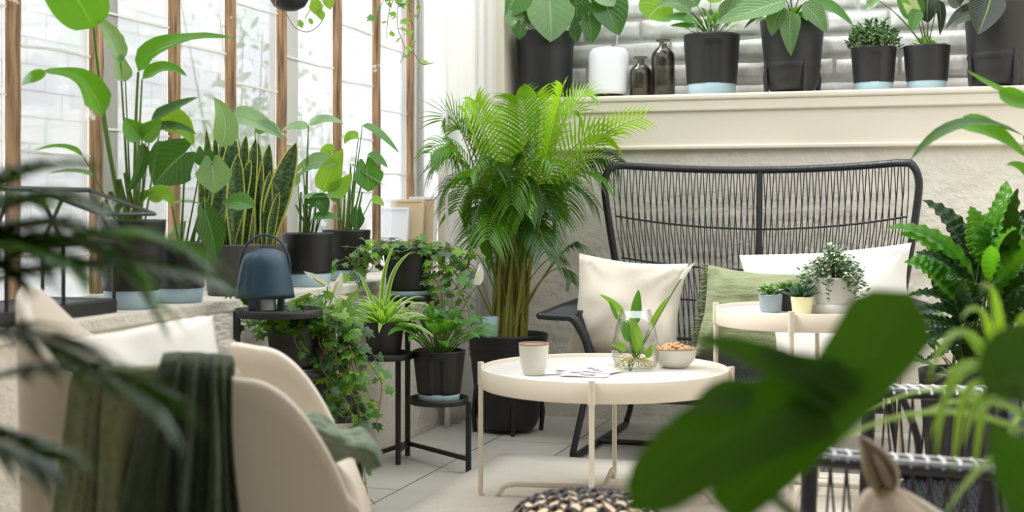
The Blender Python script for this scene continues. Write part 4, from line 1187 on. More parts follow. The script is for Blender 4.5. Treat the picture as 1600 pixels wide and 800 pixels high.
# ================================================================ on the sill: mini greenhouse, leaning boards
def greenhouse():
    Yc = 3.02; P, Yc = col_x(40, -0.15, SILL)
    t = thing('mini_greenhouse', 'black framed glass mini greenhouse with a pitched roof on the sill', 'terrarium', P)
    wx, wy, hw, hr_ = 0.105, 0.20, 0.175, 0.305    # half x, half y, wall height, ridge height; ridge along y
    c = V(P); mbs = MB(); g = MB()
    def q(x, y, z): return V((c.x+x, c.y+y, c.z+z))
    b = 0.006
    E = []
    for sx in (-1, 1):
        E += [(q(sx*wx, -wy, 0.03), q(sx*wx, wy, 0.03)), (q(sx*wx, -wy, hw), q(sx*wx, wy, hw)), (q(sx*wx*.32, -wy, hr_), q(sx*wx*.32, wy, hr_))]
        for sy in (-1, 1):
            E += [(q(sx*wx, sy*wy, 0), q(sx*wx, sy*wy, hw)), (q(sx*wx, sy*wy, hw), q(sx*wx*.32, sy*wy, hr_))]
        E += [(q(sx*wx, 0, hw), q(sx*wx*.32, 0, hr_)), (q(sx*wx, 0, 0.03), q(sx*wx, 0, hw))]
    for sy in (-1, 1): E += [(q(-wx, sy*wy, .03), q(wx, sy*wy, .03)), (q(-wx, sy*wy, hw), q(wx, sy*wy, hw)), (q(-wx*.32, sy*wy, hr_), q(wx*.32, sy*wy, hr_))]
    for a, d in E: mbs.tube([a, d], b, 4)
    mbs.build('frame', 'steel', t, smooth=False)
    mb = MB(); mb.box(q(0, 0, .016), (2*wx+.012, 2*wy+.012, .032)); mb.build('base_tray', 'steel', t, smooth=False, bevel=.002)
    for sx in (-1, 1):
        g.face([q(sx*wx, -wy, .03), q(sx*wx, wy, .03), q(sx*wx, wy, hw), q(sx*wx, -wy, hw)])
        g.face([q(sx*wx, -wy, hw), q(sx*wx, wy, hw), q(sx*wx*.32, wy, hr_), q(sx*wx*.32, -wy, hr_)])
    for sy in (-1, 1): g.face([q(-wx, sy*wy, .03), q(wx, sy*wy, .03), q(wx, sy*wy, hw), q(wx*.32, sy*wy, hr_), q(-wx*.32, sy*wy, hr_), q(-wx, sy*wy, hw)])
    g.build('glass_panes', 'clear', t, smooth=False)
    # propped open roof light
    mb = MB(); h0, h1 = q(wx*.32, -wy*.1, hr_), q(wx*.32, wy, hr_); f0, f1 = h0+V((.19, 0, -.06)), h1+V((.19, 0, -.06))
    for a, d in ((h0, h1), (h0, f0), (h1, f1), (f0, f1)): mb.tube([a, d], .0045, 4)
    mb.build('roof_hatch', 'steel', t, smooth=False)
    mb = MB(); mb.face([h0, h1, f1, f0]); mb.build('hatch_pane', 'clear', t, smooth=False)
    return P
GH = greenhouse()
def board(name, label, px, y_r, z0, wd, hh, lean, m, m2, frame=0.012, grp=None, yaw=0):
    c, Y = col_y(px, y_r, z0); t = thing(name, label, 'picture frame', c, grp)
    R = Matrix.Rotation(yaw, 3, 'Z') @ Matrix.Rotation(-lean, 3, 'X')
    mb = MB(); mb.box(c+R@V((0, 0, hh/2)), (wd-2*frame, .006, hh-2*frame), R); mb.build('panel', m2, t, smooth=False)
    mb = MB()
    for sx in (-1, 1): mb.box(c+R@V((sx*(wd/2-frame/2), 0, hh/2)), (frame, .018, hh), R)
    for zz in (frame/2, hh-frame/2): mb.box(c+R@V((0, 0, zz)), (wd-2*frame, .018, frame), R)
    mb.build('frame', m, t, smooth=False, bevel=.0015)
M['board'] = mat('pale wood board', srgb(222, 200, 166), 0.7, var=.08)
M['mount'] = mat('white mount', srgb(236, 237, 240), 0.6)
M['greyframe'] = mat('grey frame edge', srgb(176, 174, 168), 0.6)
board('picture_frame', 'white picture frame, frontmost of those leaning in the window corner', 608, -0.16, SILL, 0.155, 0.265, 0.17, 'mount', 'mount', .010)
board('picture_frame', 'tall pale wood frame leaning just behind the white frame', 632, -0.105, SILL, 0.155, 0.30, 0.14, 'board', 'board', .012)
board('picture_frame', 'narrow cream canvas leaning rearmost, right of the other frames', 658, -0.06, SILL, 0.13, 0.31, 0.10, 'mount', 'board', .012)
# ================================================================ plants
def pleaf(Y, b, c, t, wpx, face=(0.8, 0.5, 0), dy=(0, 0, 0), foot=None, fr=0.0035, **k):
    B, C, T = D(b[0], b[1], Y+dy[0]), D(c[0], c[1], Y+dy[1]), D(t[0], t[1], Y+dy[2])
    n = tocam(B)*face[0]+UP*face[1]+RX*face[2]
    r = dict(B=B, C=C, T=T, n=n, wd=wpx*Y/FPX, **k)
    if foot is not None:
        f, bow = foot
        mid = (V(f)+B)/2+V(bow); r['stalk'] = (V(f), mid, fr)
    return r
def top(P, h): return V((P[0], P[1], P[2]+h))
def sillpot(px, ytop, ybot, wtop, wbot, xr, name, label, potm='black', band=0, slot=None):
    _, Y = col_x(px, xr); s = Y/FPX
    P, _ = col_x(px, xr, SILL)
    h = (ybot-ytop)*s
    r = potted(name, label, P, h, wtop*s/2, wbot*s/2, potm, band=band*s, slot=slot)
    return r, P, h, Y
# --- bird of paradise
r_, P, h, Y = sillpot(206, 350, 488, 104, 86, -0.085, 'bird_of_paradise', 'tall bird of paradise in a black pot with blue tray, leftmost pot on the sill', band=28)
f = lambda dx=0, dz=0: top(P, h-0.03)+RX*dx+V((0, 0, dz))
SL = 'strel'
bladed(r_, [
 pleaf(Y, (146, 44), (128, 0), (70, -70), 90, (0.9, -.4, .3), (0, -.05, -.1), foot=(f(-.02), (-.02, 0, .03)), fr=.006, shape='round', fold=.25),
 pleaf(Y, (188, 98), (176, 50), (150, 28), 36, (0.9, .2, .6), shape='ovate', fold=.5, m='L_pale', wave=.2, foot=(f(-.005), (0, 0, .02)), fr=.004),
 pleaf(Y-.03, (160, 182), (148, 112), (62, 112), 50, (0.75, .7, -.2), (0, 0, -.06), shape=SL, fold=.45, wave=.10, wfreq=1.5, foot=(f(-.02), (-.01, 0, .03)), fr=.006),
 pleaf(Y-.03, (72, 116), (50, 116), (34, 134), 20, (0.9, .3, .2), shape='ovate', fold=.3),
 pleaf(Y-.02, (216, 112), (236, 52), (370, 60), 42, (0.9, .6, 0), (0, -.03, .0), shape=SL, fold=.4, wave=.10, roll=.5, wfreq=2, foot=(f(.01), (-.01, 0, .02)), fr=.006),
 pleaf(Y+.02, (222, 124), (256, 88), (293, 120), 24, (0.8, .5, 0), shape=SL, fold=.3, foot=(f(.01, .05), (0, 0, .02)), fr=.004),
 pleaf(Y, (131, 246), (100, 214), (38, 243), 15, (0.6, .9, 0), shape=SL, fold=.4, foot=(f(-.03), (0, 0, .02)), fr=.003),
 pleaf(Y, (148, 276), (120, 262), (74, 272), 14, (0.6, .9, 0), shape=SL, fold=.4, m='L_pale', foot=(f(-.03), (0, 0, .0)), fr=.003),
 pleaf(Y-.05, (222, 218), (205, 205), (195, 184), 40, (0.9, .1, .3), shape='ovate', fold=.3, foot=(f(.01), (0.005, 0, 0)), fr=.004),
 pleaf(Y-.05, (222, 218), (238, 205), (252, 186), 36, (0.9, .2, -.3), shape='ovate', fold=.3),
 pleaf(Y, (236, 188), (270, 168), (310, 152), 26, (0.7, .7, 0), shape=SL, fold=.4, m='L_phil', foot=(f(.02), (0, 0, .0)), fr=.003),
 pleaf(Y, (228, 212), (262, 186), (308, 210), 26, (0.7, .8, 0), shape=SL, fold=.4, m='L_phil', foot=(f(.02), (0, 0, .0)), fr=.003),
 pleaf(Y+.04, (250, 200), (280, 170), (303, 228), 44, (0.9, .2, .1), shape='ovate', fold=.2, m='L_bright', foot=(f(.03), (0, 0, .0)), fr=.003),
 pleaf(Y-.04, (222, 222), (226, 262), (198, 302), 26, (0.9, .2, .5), shape=SL, fold=.5, m='L_phil'),
 pleaf(Y, (196, 128), (186, 108), (190, 84), 32, (0.9, .2, .4), shape='ovate', fold=.3, m='L_pale', foot=(f(), (0, 0, .0)), fr=.003),
 pleaf(Y, (232, 312), (262, 290), (270, 322), 30, (0.9, .3, 0), shape='ovate', fold=.3, m='L_bright', foot=(f(.03), (0, 0, .0)), fr=.003),
 pleaf(Y, (212, 324), (222, 304), (244, 296), 20, (0.7, .7, 0), shape='ovate', fold=.3, foot=(f(.02), (0, 0, .0)), fr=.003),
], 'L_strel')
mb = MB()
for k, (bx, by) in enumerate(((172, 300), (186, 280), (196, 270), (216, 300))):
    mb.tube([f(-.015+.012*k), D(bx, by, Y)], [.010, .006], 8)
mb.build('stem_sheath', 'stem', r_)
# --- philodendron pot 2
r_, P, h, Y = sillpot(282, 380, 474, 82, 72, -0.085, 'heartleaf_philodendron', 'heart-leaved philodendron in a black pot, second pot from the left on the sill', band=22)
HF = dict(shape='ovate', heart=.30, nv=8, nu=12)
bladed(r_, [
 pleaf(Y-.06, (290, 238), (266, 254), (240, 290), 84, (1, .35, -.1), foot=(f(), (0, 0, .0)), fr=.004, fold=.12, **HF),
 pleaf(Y-.04, (332, 254), (334, 275), (336, 302), 58, (1, .4, .1), foot=(f(.02), (.01, 0, .02)), fr=.004, fold=.15, m='L_pale', **HF),
 pleaf(Y-.02, (318, 236), (320, 250), (322, 262), 38, (1, .6, .1), foot=(f(.01), (0, 0, .0)), fr=.003, fold=.15, **HF),
 pleaf(Y-.10, (322, 332), (332, 360), (338, 402), 48, (1, .4, .1), foot=(f(.03), (0, 0, .06)), fr=.003, fold=.2, **HF),
 pleaf(Y-.12, (360, 318), (378, 312), (399, 324), 36, (1, .6, .1), foot=(f(.03), (0, 0, .03)), fr=.003, fold=.2, m='L_mon', **HF),
 pleaf(Y+.05, (290, 345), (275, 372), (262, 366), 18, (.7, .7, 0), fold=.2, foot=(f(), (0, 0, .0)), m='L_pale', shape='lance'),
 pleaf(Y, (268, 318), (292, 312), (318, 320), 14, (.4, 1, 0), fold=.2, foot=(f(), (0, 0, .0)), m='L_pale', shape='lance'),
 pleaf(Y+.1, (345, 230), (365, 190), (334, 152), 40, (1, .3, .1), fold=.2, m='L_pale', shape='ovate', foot=(f(.04), (0, 0, .0)), fr=.003),
], 'L_phil')
# --- snake plants
def snake(r_, P, h, blades):
    for (bx, tx, ty, wpx, dy, tw) in blades:
        B = top(P, h-.03)+RX*(bx)+FW*dy
        Yb = (B-EYE).dot(FW); T = D(tx, ty, Yb)
        mb = MB(); leaf(mb, B, (B+T)/2+(T-B).cross(FW).normalized()*0.012, T, tocam(B)+RX*tw, wpx*1.25*Yb/FPX, 'snake', fold=.5, wave=.07, wfreq=1.3, roll=tw*.8, nu=14, nv=8)
        mb.build('leaf', 'L_snake', r_, solid=.0025)
r_, P, h, Y = sillpot(362, 388, 467, 88, 74, -0.10, 'snake_plant', 'tall banded snake plant in a plain dark grey pot, left of the blue lantern', potm='lgrey')
snake(r_, P, h, [(-.03, 322, 200, 16, .02, .3), (-.02, 336, 205, 14, .03, -.3), (0, 345, 198, 14, .04, .2), (-.01, 366, 208, 34, 0, -.2), (.01, 385, 210, 24, .01, .5), (.02, 372, 240, 28, -.03, .2), (-.04, 330, 240, 26, .0, .4), (-.03, 350, 262, 24, -.03, -.4), (.03, 400, 215, 22, .02, .1), (0, 392, 250, 24, -.02, -.6), (-.05, 318, 250, 22, -.01, -.2)])
r_, P, h, Y = sillpot(412, 382, 452, 74, 66, -0.15, 'snake_plant', 'wide-leaved yellow-edged snake plant in a dark grey pot, directly behind the blue lantern', potm='lgrey')
snake(r_, P, h, [(.0, 463, 222, 36, -.02, .15), (-.01, 421, 224, 26, .01, .3), (.01, 422, 268, 18, -.04, .7), (-.02, 404, 222, 26, .0, -.3), (.02, 445, 246, 20, .02, .4), (-.03, 392, 290, 20, -.03, -.5), (.02, 437, 300, 14, -.05, .9)])
bladed(r_, [
 pleaf(Y+.04, (398, 206), (420, 190), (442, 218), 30, (.8, .6, 0), m='L_pale', fold=.3, shape='ovate', foot=(top(P, h), (0, 0, 0)), fr=.003),
 pleaf(Y+.04, (364, 184), (384, 176), (442, 216), 42, (.8, .7, 0), m='L_pale', fold=.3, shape='ovate', foot=(top(P, h), (0, 0, 0)), fr=.003)])
# --- pots 6 and 7
r_, P, h, Y = sillpot(480, 366, 449, 82, 74, -0.085, 'young_monstera', 'young pale-leaved monstera in a black pot with blue tray, beside the lantern', band=20, slot=None)
bladed(r_, [
 pleaf(Y, (482, 196), (508, 178), (538, 194), 26, (.6, .9, 0), m='L_pale', fold=.15, shape='ovate', foot=(f(), (-.005, 0, 0)), fr=.0035),
 pleaf(Y, (482, 200), (462, 192), (440, 205), 26, (.6, .9, 0), m='L_pale', fold=.15, shape='ovate', foot=(f(), (-.01, 0, 0)), fr=.0035),
 pleaf(Y, (474, 262), (500, 242), (530, 258), 30, (.9, .5, 0), m='L_pale', fold=.15, foot=(f(), (0, 0, 0)), fr=.003, **HF),
 pleaf(Y, (506, 300), (512, 272), (536, 232), 42, (.9, .3, .2), m='L_bright', fold=.3, foot=(f(.02), (0, 0, 0)), fr=.003, shape='ovate'),
 pleaf(Y, (512, 305), (535, 300), (550, 270), 34, (.9, .3, -.2), m='L_bright', fold=.3, foot=(f(.02), (0, 0, 0)), fr=.003, shape='ovate'),
 pleaf(Y-.02, (472, 310), (490, 300), (546, 312), 16, (.5, .9, 0), m='L_pale', fold=.15, shape='ovate', foot=(f(), (0, 0, 0)), fr=.003),
 pleaf(Y-.03, (488, 316), (508, 305), (506, 340), 28, (.9, .3, 0), m='L_phil', fold=.2, foot=(f(), (0, 0, .02)), fr=.003, **HF),
 pleaf(Y-.03, (488, 342), (510, 332), (532, 344), 20, (.6, .7, 0), m='L_mon', fold=.2, shape='ovate', foot=(f(), (0, 0, .02)), fr=.003),
 pleaf(Y, (466, 290), (452, 275), (446, 250), 22, (.9, .3, 0), m='L_pale', fold=.2, shape='ovate', foot=(f(-.02), (0, 0, 0)), fr=.003),
], 'L_phil')
mb = MB()
for k, q in enumerate(((470, 300), (478, 290), (486, 310), (494, 320), (462, 320))):
    mb.tube([f(-.025+.012*k), D(q[0], q[1], Y)], [.0055, .003], 6)
mb.build('stem', 'stem', r_)
r_, P, h, Y = sillpot(541, 362, 440, 76, 66, -0.12, 'leafy_philodendron', 'philodendron with long thin stalks in a black pot, rightmost pot on the sill', band=16)
bladed(r_, [
 pleaf(Y, (566, 196), (590, 200), (624, 240), 24, (.5, 1, 0), m='L_mon', fold=.2, shape='ovate', foot=(f(-.01), (.02, 0, .04)), fr=.003),
 pleaf(Y, (572, 258), (576, 278), (576, 300), 50, (1, .2, .2), m='L_mon', fold=.2, foot=(f(.01), (.0, 0, .02)), fr=.003, **HF),
 pleaf(Y, (576, 240), (590, 245), (606, 262), 20, (.6, .8, 0), m='L_mon', fold=.2, shape='ovate', foot=(f(.01), (.0, 0, .0)), fr=.003),
 pleaf(Y, (548, 256), (570, 268), (600, 290), 14, (.5, 1, 0), m='L_pale', fold=.2, shape='lance', foot=(f(.01), (.0, 0, .0)), fr=.003),
 pleaf(Y, (520, 240), (510, 232), (514, 262), 30, (.9, .3, 0), m='L_bright', fold=.2, shape='ovate', foot=(f(-.02), (.0, 0, .0)), fr=.003),
 pleaf(Y-.04, (558, 330), (556, 345), (560, 360), 26, (.9, .3, 0), m='L_phil', fold=.2, foot=(f(.01), (.0, 0, .04)), fr=.003, **HF),
 pleaf(Y, (580, 312), (590, 310), (600, 322), 16, (.9, .6, 0), m='L_bright', fold=.2, shape='ovate', foot=(f(.02), (.0, 0, .0)), fr=.003),
 pleaf(Y+.03, (560, 215), (545, 205), (538, 225), 18, (.9, .6, 0), m='L_bright', fold=.2, shape='ovate', foot=(f(.0), (.0, 0, .0)), fr=.003),
 pleaf(Y, (528, 300), (520, 285), (505, 282), 24, (.9, .4, 0), m='L_mon', fold=.2, shape='ovate', foot=(f(-.01), (.0, 0, .0)), fr=.003),
], 'L_phil')
mb = MB()
for k, q in enumerate(((528, 300), (540, 280), (548, 260), (556, 270), (566, 300))):
    mb.tube([f(-.025+.012*k), D(q[0], q[1], Y)], [.006, .003], 6)
mb.build('stem', 'stem', r_)

# --- ivy
IVY = [(0, 0), (-.22, -.12), (-.50, .06), (-.34, .30), (-.46, .62), (-.17, .60), (0, 1.0), (.17, .60), (.46, .62), (.34, .30), (.50, .06), (.22, -.12)]
def ivyleaf(mb, p, d, n, L):
    d = V(d).normalized(); n = V(n); n = (n-d*n.dot(d))
    if n.length < 1e-3: n = d.orthogonal()
    n.normalize(); s = d.cross(n)
    o = len(mb.v); c = p+d*(.32*L)+n*(.0*L)
    mb.v.append(tuple(c)); 
    for x, y in IVY: mb.v.append(tuple(p+d*(y*L)+s*(x*L)-n*(abs(x)*.22*L+max(0, y-.5)*.25*L)))
    k = len(IVY)
    for i in range(k):
        j = (i+1) % k; mb.f.append((o, o+1+i, o+1+j)); a, b = IVY[i], IVY[j]
        mb.uv.append(((.3, .5), (max(0, a[1]), .5+a[0]), (max(0, b[1]), .5+b[0]))); mb.mi.append(mb.cur)
def vine(r, st, lv, pts, L, gap, rnd, droop=1.0, face=None):
    P_ = arc(pts, 6)
    st.tube(P_, .0014, 5, cap=False)
    acc = 0; last = P_[0]; side = 1
    for p in P_[1:]:
        acc += (p-last).length; last = p
        if acc > gap:
            acc = 0; side = -side
            a = rnd.uniform(0, 6.28)
            out = V((cos(a), sin(a), 0))
            cdir = face or tocam(p)
            n = (cdir*rnd.uniform(.3, 1.2)+UP*rnd.uniform(.1, 1.0)+out*.7)
            d = V((0, 0, -droop*rnd.uniform(.2, 1)))+out*.8
            l = L*rnd.uniform(.55, 1.2); q = p+out*l*.5+V((0, 0, .004))
            lv.cur = rnd.choice((0, 0, 1, 2))
            st.tube([p, q], .0009, 4, cap=False)
            ivyleaf(lv, q, d, n, l)
def ivy(root, P, h, rt, seed, mound, L, vines, mats=('L_ivy', 'L_ivyd', 'L_bright'), gap=.022, mh=.09, mr=1.15):
    rnd = random.Random(seed); st = MB(); lv = MB()
    c = top(P, h-.02)
    for i in range(mound):
        a = rnd.uniform(0, 6.28); rr = rt*mr*rnd.uniform(.3, 1.0); hh = mh*rnd.uniform(.25, 1.0)
        e = c+V((rr*cos(a), rr*sin(a), hh*(1-.4*(rr/(rt*mr))**2)))
        st.tube([c+V((rr*.3*cos(a), rr*.3*sin(a), 0)), (c+e)/2+V((0, 0, hh*.3)), e], .0012, 4, cap=False)
        for k in range(2):
            lv.cur = rnd.choice((0, 0, 1, 2)); b = a+rnd.uniform(-1, 1)
            ivyleaf(lv, e+V((rnd.uniform(-.01, .01), rnd.uniform(-.01, .01), -k*.02)), V((cos(b), sin(b), rnd.uniform(-.8, .3))), V((cos(b)*.3, sin(b)*.3, 1))+tocam(e)*rnd.uniform(0, 1.2), L*rnd.uniform(.6, 1.15))
    for v_ in vines: vine(root, st, lv, v_, L, gap, rnd)
    st.build('vine', 'vine', root); lv.build('foliage', list(mats), root)
rr = random.Random(77)
def hang(P, h, rt, Y, pxs, yend, j=10):
    """trailing stem: over the pot rim, then down along picture columns measured at the pot's depth"""
    pts = [top(P, h-.01)]
    for (x, y, dy) in pxs: pts.append(D(x, y, Y+dy))
    return pts
# left stand ivy
P = W(462, 3.80, 0.40); r_ = potted('trailing_ivy', 'bushy ivy in a black pot on the left stand, its stems trailing to the floor', P, .155, .086, .068, 'black', band=.018)
Y = 3.80; h = .155
vs = []
def rv(x0, y0, x1, y1, n=5, dyy=-.12, jit=9):
    out = []
    for k in range(n):
        f_ = k/(n-1); out.append((x0+(x1-x0)*f_+rr.uniform(-jit, jit), y0+(y1-y0)*f_, dyy+rr.uniform(-.03, .03)))
    return out
vs.append(hang(P, h, .08, Y, [(440, 486, -.1), (415, 482, -.15), (390, 478, -.16), (378, 470, -.17), (374, 450, -.17)], 0))
vs.append(hang(P, h, .08, Y, [(430, 490, -.1), (405, 488, -.14), (385, 492, -.14), (372, 510, -.14)], 0))
vs.append(hang(P, h, .08, Y, [(470, 500, -.1), (460, 530, -.11), (475, 555, -.11)], 0))
for x0, x1, ye in ((500, 505, 600), (512, 520, 650), (520, 540, 640), (530, 560, 610), (520, 565, 690), (540, 590, 600), (525, 548, 660), (510, 530, 590), (505, 515, 640), (535, 575, 560), (530, 555, 575), (500, 512, 560), (545, 580, 640), (515, 500, 575), (540, 560, 590)):
    vs.append(hang(P, h, .08, Y, rv(x0, 500, x1, ye, dyy=-.04), ye))
vs.append(hang(P, h, .08, Y, [(530, 510, 0), (550, 570, -.02), (558, 620, -.02), (563, 700, -.02), (570, 745, 0), (577, 790, 0)], 0))
vs.append(hang(P, h, .08, Y, [(540, 500, 0), (568, 530, .0), (590, 570, .0), (596, 610, .0), (588, 665, 0)], 0))
for x0, x1, ye in ((470, 520, 455), (480, 545, 470), (450, 480, 460), (490, 565, 490), (500, 555, 520)):
    vs.append(hang(P, h, .08, Y, rv(x0, 490, x1, ye, dyy=-.06, n=4), ye))
ivy(r_, P, h, .085, 11, 120, .036, vs, gap=.018, mh=.075, mr=1.45)
# low pot on the left stand
P = W(532, 3.98, 0.247); r_ = potted('potted_ivy', 'small ivy in a black pot on the lowest tray of the left stand, mostly hidden', P, .115, .060, .048, 'black')
ivy(r_, P, .115, .06, 12, 30, .040, [hang(P, .115, .06, 3.9, rv(510+15*k, 620, 500+20*k, 650, n=3), 0) for k in range(3)], mh=.06)
# ivy on the right stand top
P = V((c_top.x, c_top.y, .562)); r_ = potted('potted_ivy', 'ivy in a black pot on the topmost tray of the right stand', P, .180, .088, .074, 'black', band=.028)
h = .18; Y = 4.62
vs = []
for x0, y0, x1, y1, n in ((620, 380, 585, 385, 3), (610, 385, 560, 372, 3), (600, 390, 535, 385, 4), (590, 395, 500, 425, 5), (600, 395, 560, 420, 4), (585, 390, 440, 436, 6), (670, 380, 700, 390, 3), (680, 385, 720, 420, 4), (680, 390, 740, 470, 5), (680, 390, 715, 520, 5), (672, 400, 690, 480, 5), (690, 385, 745, 400, 4), (690, 390, 725, 450, 5), (675, 395, 705, 440, 4), (585, 395, 548, 460, 4), (590, 398, 570, 430, 4), (670, 400, 665, 520, 5), (700, 390, 752, 430, 4), (690, 395, 735, 500, 5), (575, 385, 545, 400, 4), (570, 388, 520, 460, 5)):
    vs.append(hang(P, h, .09, Y, rv(x0, y0, x1, y1, n=n, dyy=-.06, jit=5), 0))
ivy(r_, P, h, .094, 13, 60, .036, vs, gap=.021, mh=.06, mr=1.2)

# --- generic rosette of strap or lance leaves
def rosette(root, c, n, L, wd, m, seed, el=(20, 85), shape='strap', fold=.4, bend=.5, nu=9, nv=4, wave=0, r0=.01, stalk=0, roll=.0, az=None, lmin=.6, name='leaf', solid=0, heart=0, mats=None):
    rnd = random.Random(seed)
    for i in range(n):
        a = az(i, rnd) if az else i*2.39996+rnd.uniform(-.3, .3)
        f_ = (i+.5)/n; e = R_(el[1]+(el[0]-el[1])*f_+rnd.uniform(-7, 7))
        out = V((cos(a), sin(a), 0)); l = L*rnd.uniform(lmin, 1.0)
        B = c+out*r0*(.3+f_)
        d = out*cos(e)+UP*sin(e)
        if stalk:
            s = stalk*rnd.uniform(.6, 1.1); B2 = B+d*s
            mb = MB(); mb.tube([B, B+d*s*.5+UP*.01, B2], [.0032, .0022, .0018], 5); mb.build('leaf_stalk', 'stem', root); B = B2
        T = B+d*l*(1-bend*.25)+out*l*bend*.35-UP*l*bend*.55
        C = B+d*l*.55+UP*l*.03
        mb = MB(); leaf(mb, B, C, T, UP*1.0+out*(-.3 if not stalk else .1)+tocam(B)*.25, wd*rnd.uniform(.8, 1.1), shape, fold=fold, nu=nu, nv=nv, wave=wave, roll=rnd.uniform(-roll, roll), rnd=rnd, heart=heart)
        mb.build(name, rnd.choice(mats) if mats else m, root, solid=solid)
# spider plant on the middle tray
P = V((c_mid.x, c_mid.y, .374)); r_ = potted('spider_plant', 'cream-striped spider plant in a dark grey pot on the middle tray of the stand', P, .120, .068, .056, 'dgrey')
rosette(r_, top(P, .10), 70, .22, .022, 'L_spider', 5, el=(18, 88), bend=.55, r0=.02, nu=12, roll=.4, fold=.5)
mb_l = [pleaf(4.46, (632, 500), (640, 455), (688, 490), 8, (.3, 1, 0), shape='strap', fold=.5), pleaf(4.46, (605, 500), (600, 420), (645, 392), 9, (.8, .5, 0), shape='strap', fold=.5), pleaf(4.46, (598, 500), (590, 430), (618, 380), 9, (.8, .5, 0), shape='strap', fold=.5), pleaf(4.46, (590, 500), (575, 450), (560, 425), 8, (.8, .5, 0), shape='strap', fold=.5)]
bladed(r_, mb_l, 'L_spider')
# peace lily on the low tray
def peace(root, c, n, seed, L, wd, stalk, el=(15, 80), m='L_peace', nfl=0):
    rosette(root, c, n, L, wd, m, seed, el=el, shape='ovate', bend=.75, stalk=stalk, fold=.3, nu=9, wave=.06, roll=.3, r0=.02)
P = V((c_low.x, c_low.y, .221)); r_ = potted('peace_lily', 'small peace lily in a black pot on the lowest tray of the right stand', P, .175, .090, .072, 'black', band=.028, slot=math.atan2(EYE.y-P.y, EYE.x-P.x)-.1 + 0)
peace(r_, top(P, .155), 46, 8, .125, .048, .12, el=(28, 86))
Y = 4.4
def flower(root, foot, b, t, wpx, Y, bow=(0, 0, .02), face=(1, .2, .3)):
    L_ = pleaf(Y, b, ((b[0]+t[0])/2+3, (b[1]+t[1])/2), t, wpx, face, foot=(foot, bow), fr=.002, shape='ovate', fold=.7)
    mb = MB(); kw = dict(L_); st = kw.pop('stalk'); leaf(mb, **kw); mb.build('spathe', 'petal', root)
    mb = MB(); mb.tube([bez(V(st[0]), st[1], V(kw['B']), q/6) for q in range(7)], .0018, 6); mb.build('flower_stalk', 'stem', root)
    mb = MB(); a = kw['B']+(kw['T']-kw['B'])*.1+tocam(kw['B'])*.008; mb.tube([a, a+(kw['T']-kw['B'])*.25, a+(kw['T']-kw['B'])*.5], [.003, .0035, .002], 6); mb.build('spadix', 'spadix', root)
flower(r_, top(P, .15), (744, 446), (750, 410), 18, 4.4)
flower(r_, top(P, .15), (640, 500), (612, 492), 12, 4.4)
# peace lily behind the left ivy
P = W(500, 4.02, 0.345)
mbx = MB()
r_ = potted('peace_lily', 'white-flowered peace lily standing among the ivy, right of the blue lantern', P, .12, .058, .05, 'black'); c = top(P, .10)
mb = MB(); mb.lathe([(0.001, -.012), (.055, -.012), (.055, 0), (.001, 0)], P, 32); mb.tube([P+V((0, 0, -.01)), V((P.x, P.y, 0.0))], .010, 8); mb.build('pot_support', 'steel', r_)
peace(r_, c, 16, 21, .13, .035, .12, el=(40, 85))
flower(r_, c, (512, 448), (474, 424), 15, 3.9)
flower(r_, c, (518, 465), (534, 424), 20, 3.95)
flower(r_, c, (545, 470), (522, 462), 12, 3.9)
flower(r_, c, (520, 475), (505, 438), 20, 4.0)
bladed(r_, [pleaf(3.9, (520, 490), (540, 480), (562, 452), 16, (.7, .7, 0), shape='lance', fold=.4, m='L_bright')], 'L_peace')

# --- palms
def frond(root, P0, P1, P2, Lmax, n, seed, m='L_palm', start=.25, wl=.015, droop=.55, vang=.5, twist=0):
    rnd = random.Random(seed); mb = MB()
    pts = [bez(P0, P1, P2, k/18) for k in range(19)]
    mb.cur = 1; mb.tube(pts, [.0042*(1-.8*k/18) for k in range(19)], 5); mb.cur = 0
    for i in range(n):
        t = start+(1-start)*(i+.5)/n; p = bez(P0, P1, P2, t)
        tg = ((P1-P0)*(2*(1-t))+(P2-P1)*(2*t)).normalized()
        sd = tg.cross(UP); sd = sd.normalized() if sd.length > .05 else RX.copy()
        nn = sd.cross(tg).normalized()
        if twist: sd, nn = sd*cos(twist)+nn*sin(twist), nn*cos(twist)-sd*sin(twist)
        x = (t-start)/(1-start); l = Lmax*(0.35+0.65*sin(pi*(0.18+.72*x)))*rnd.uniform(.85, 1.1)
        for sg in (-1, 1):
            d = (sd*sg*cos(.75-.35*x)+tg*sin(.75+.3*x)+nn*vang).normalized()
            T = p+d*l*(1-droop*.2)-UP*l*droop*rnd.uniform(.6, 1.1)
            C = p+d*l*.55
            leaf(mb, p, C, T, nn+UP*.3, wl*rnd.uniform(.8, 1.1), 'leaflet', fold=.35, nu=5, nv=2)
    mb.build('frond', [m, 'cane'], root)
P = W(794, 5.18, 0); r_ = potted('areca_palm', 'tall areca palm in a large black footed floor pot by the corner', P, .385, .158, .128, 'black', rings=(.42, .80, .84), feet=.45, soilz=.03)
c = top(P, .36); rnd = random.Random(2); Y = 5.18
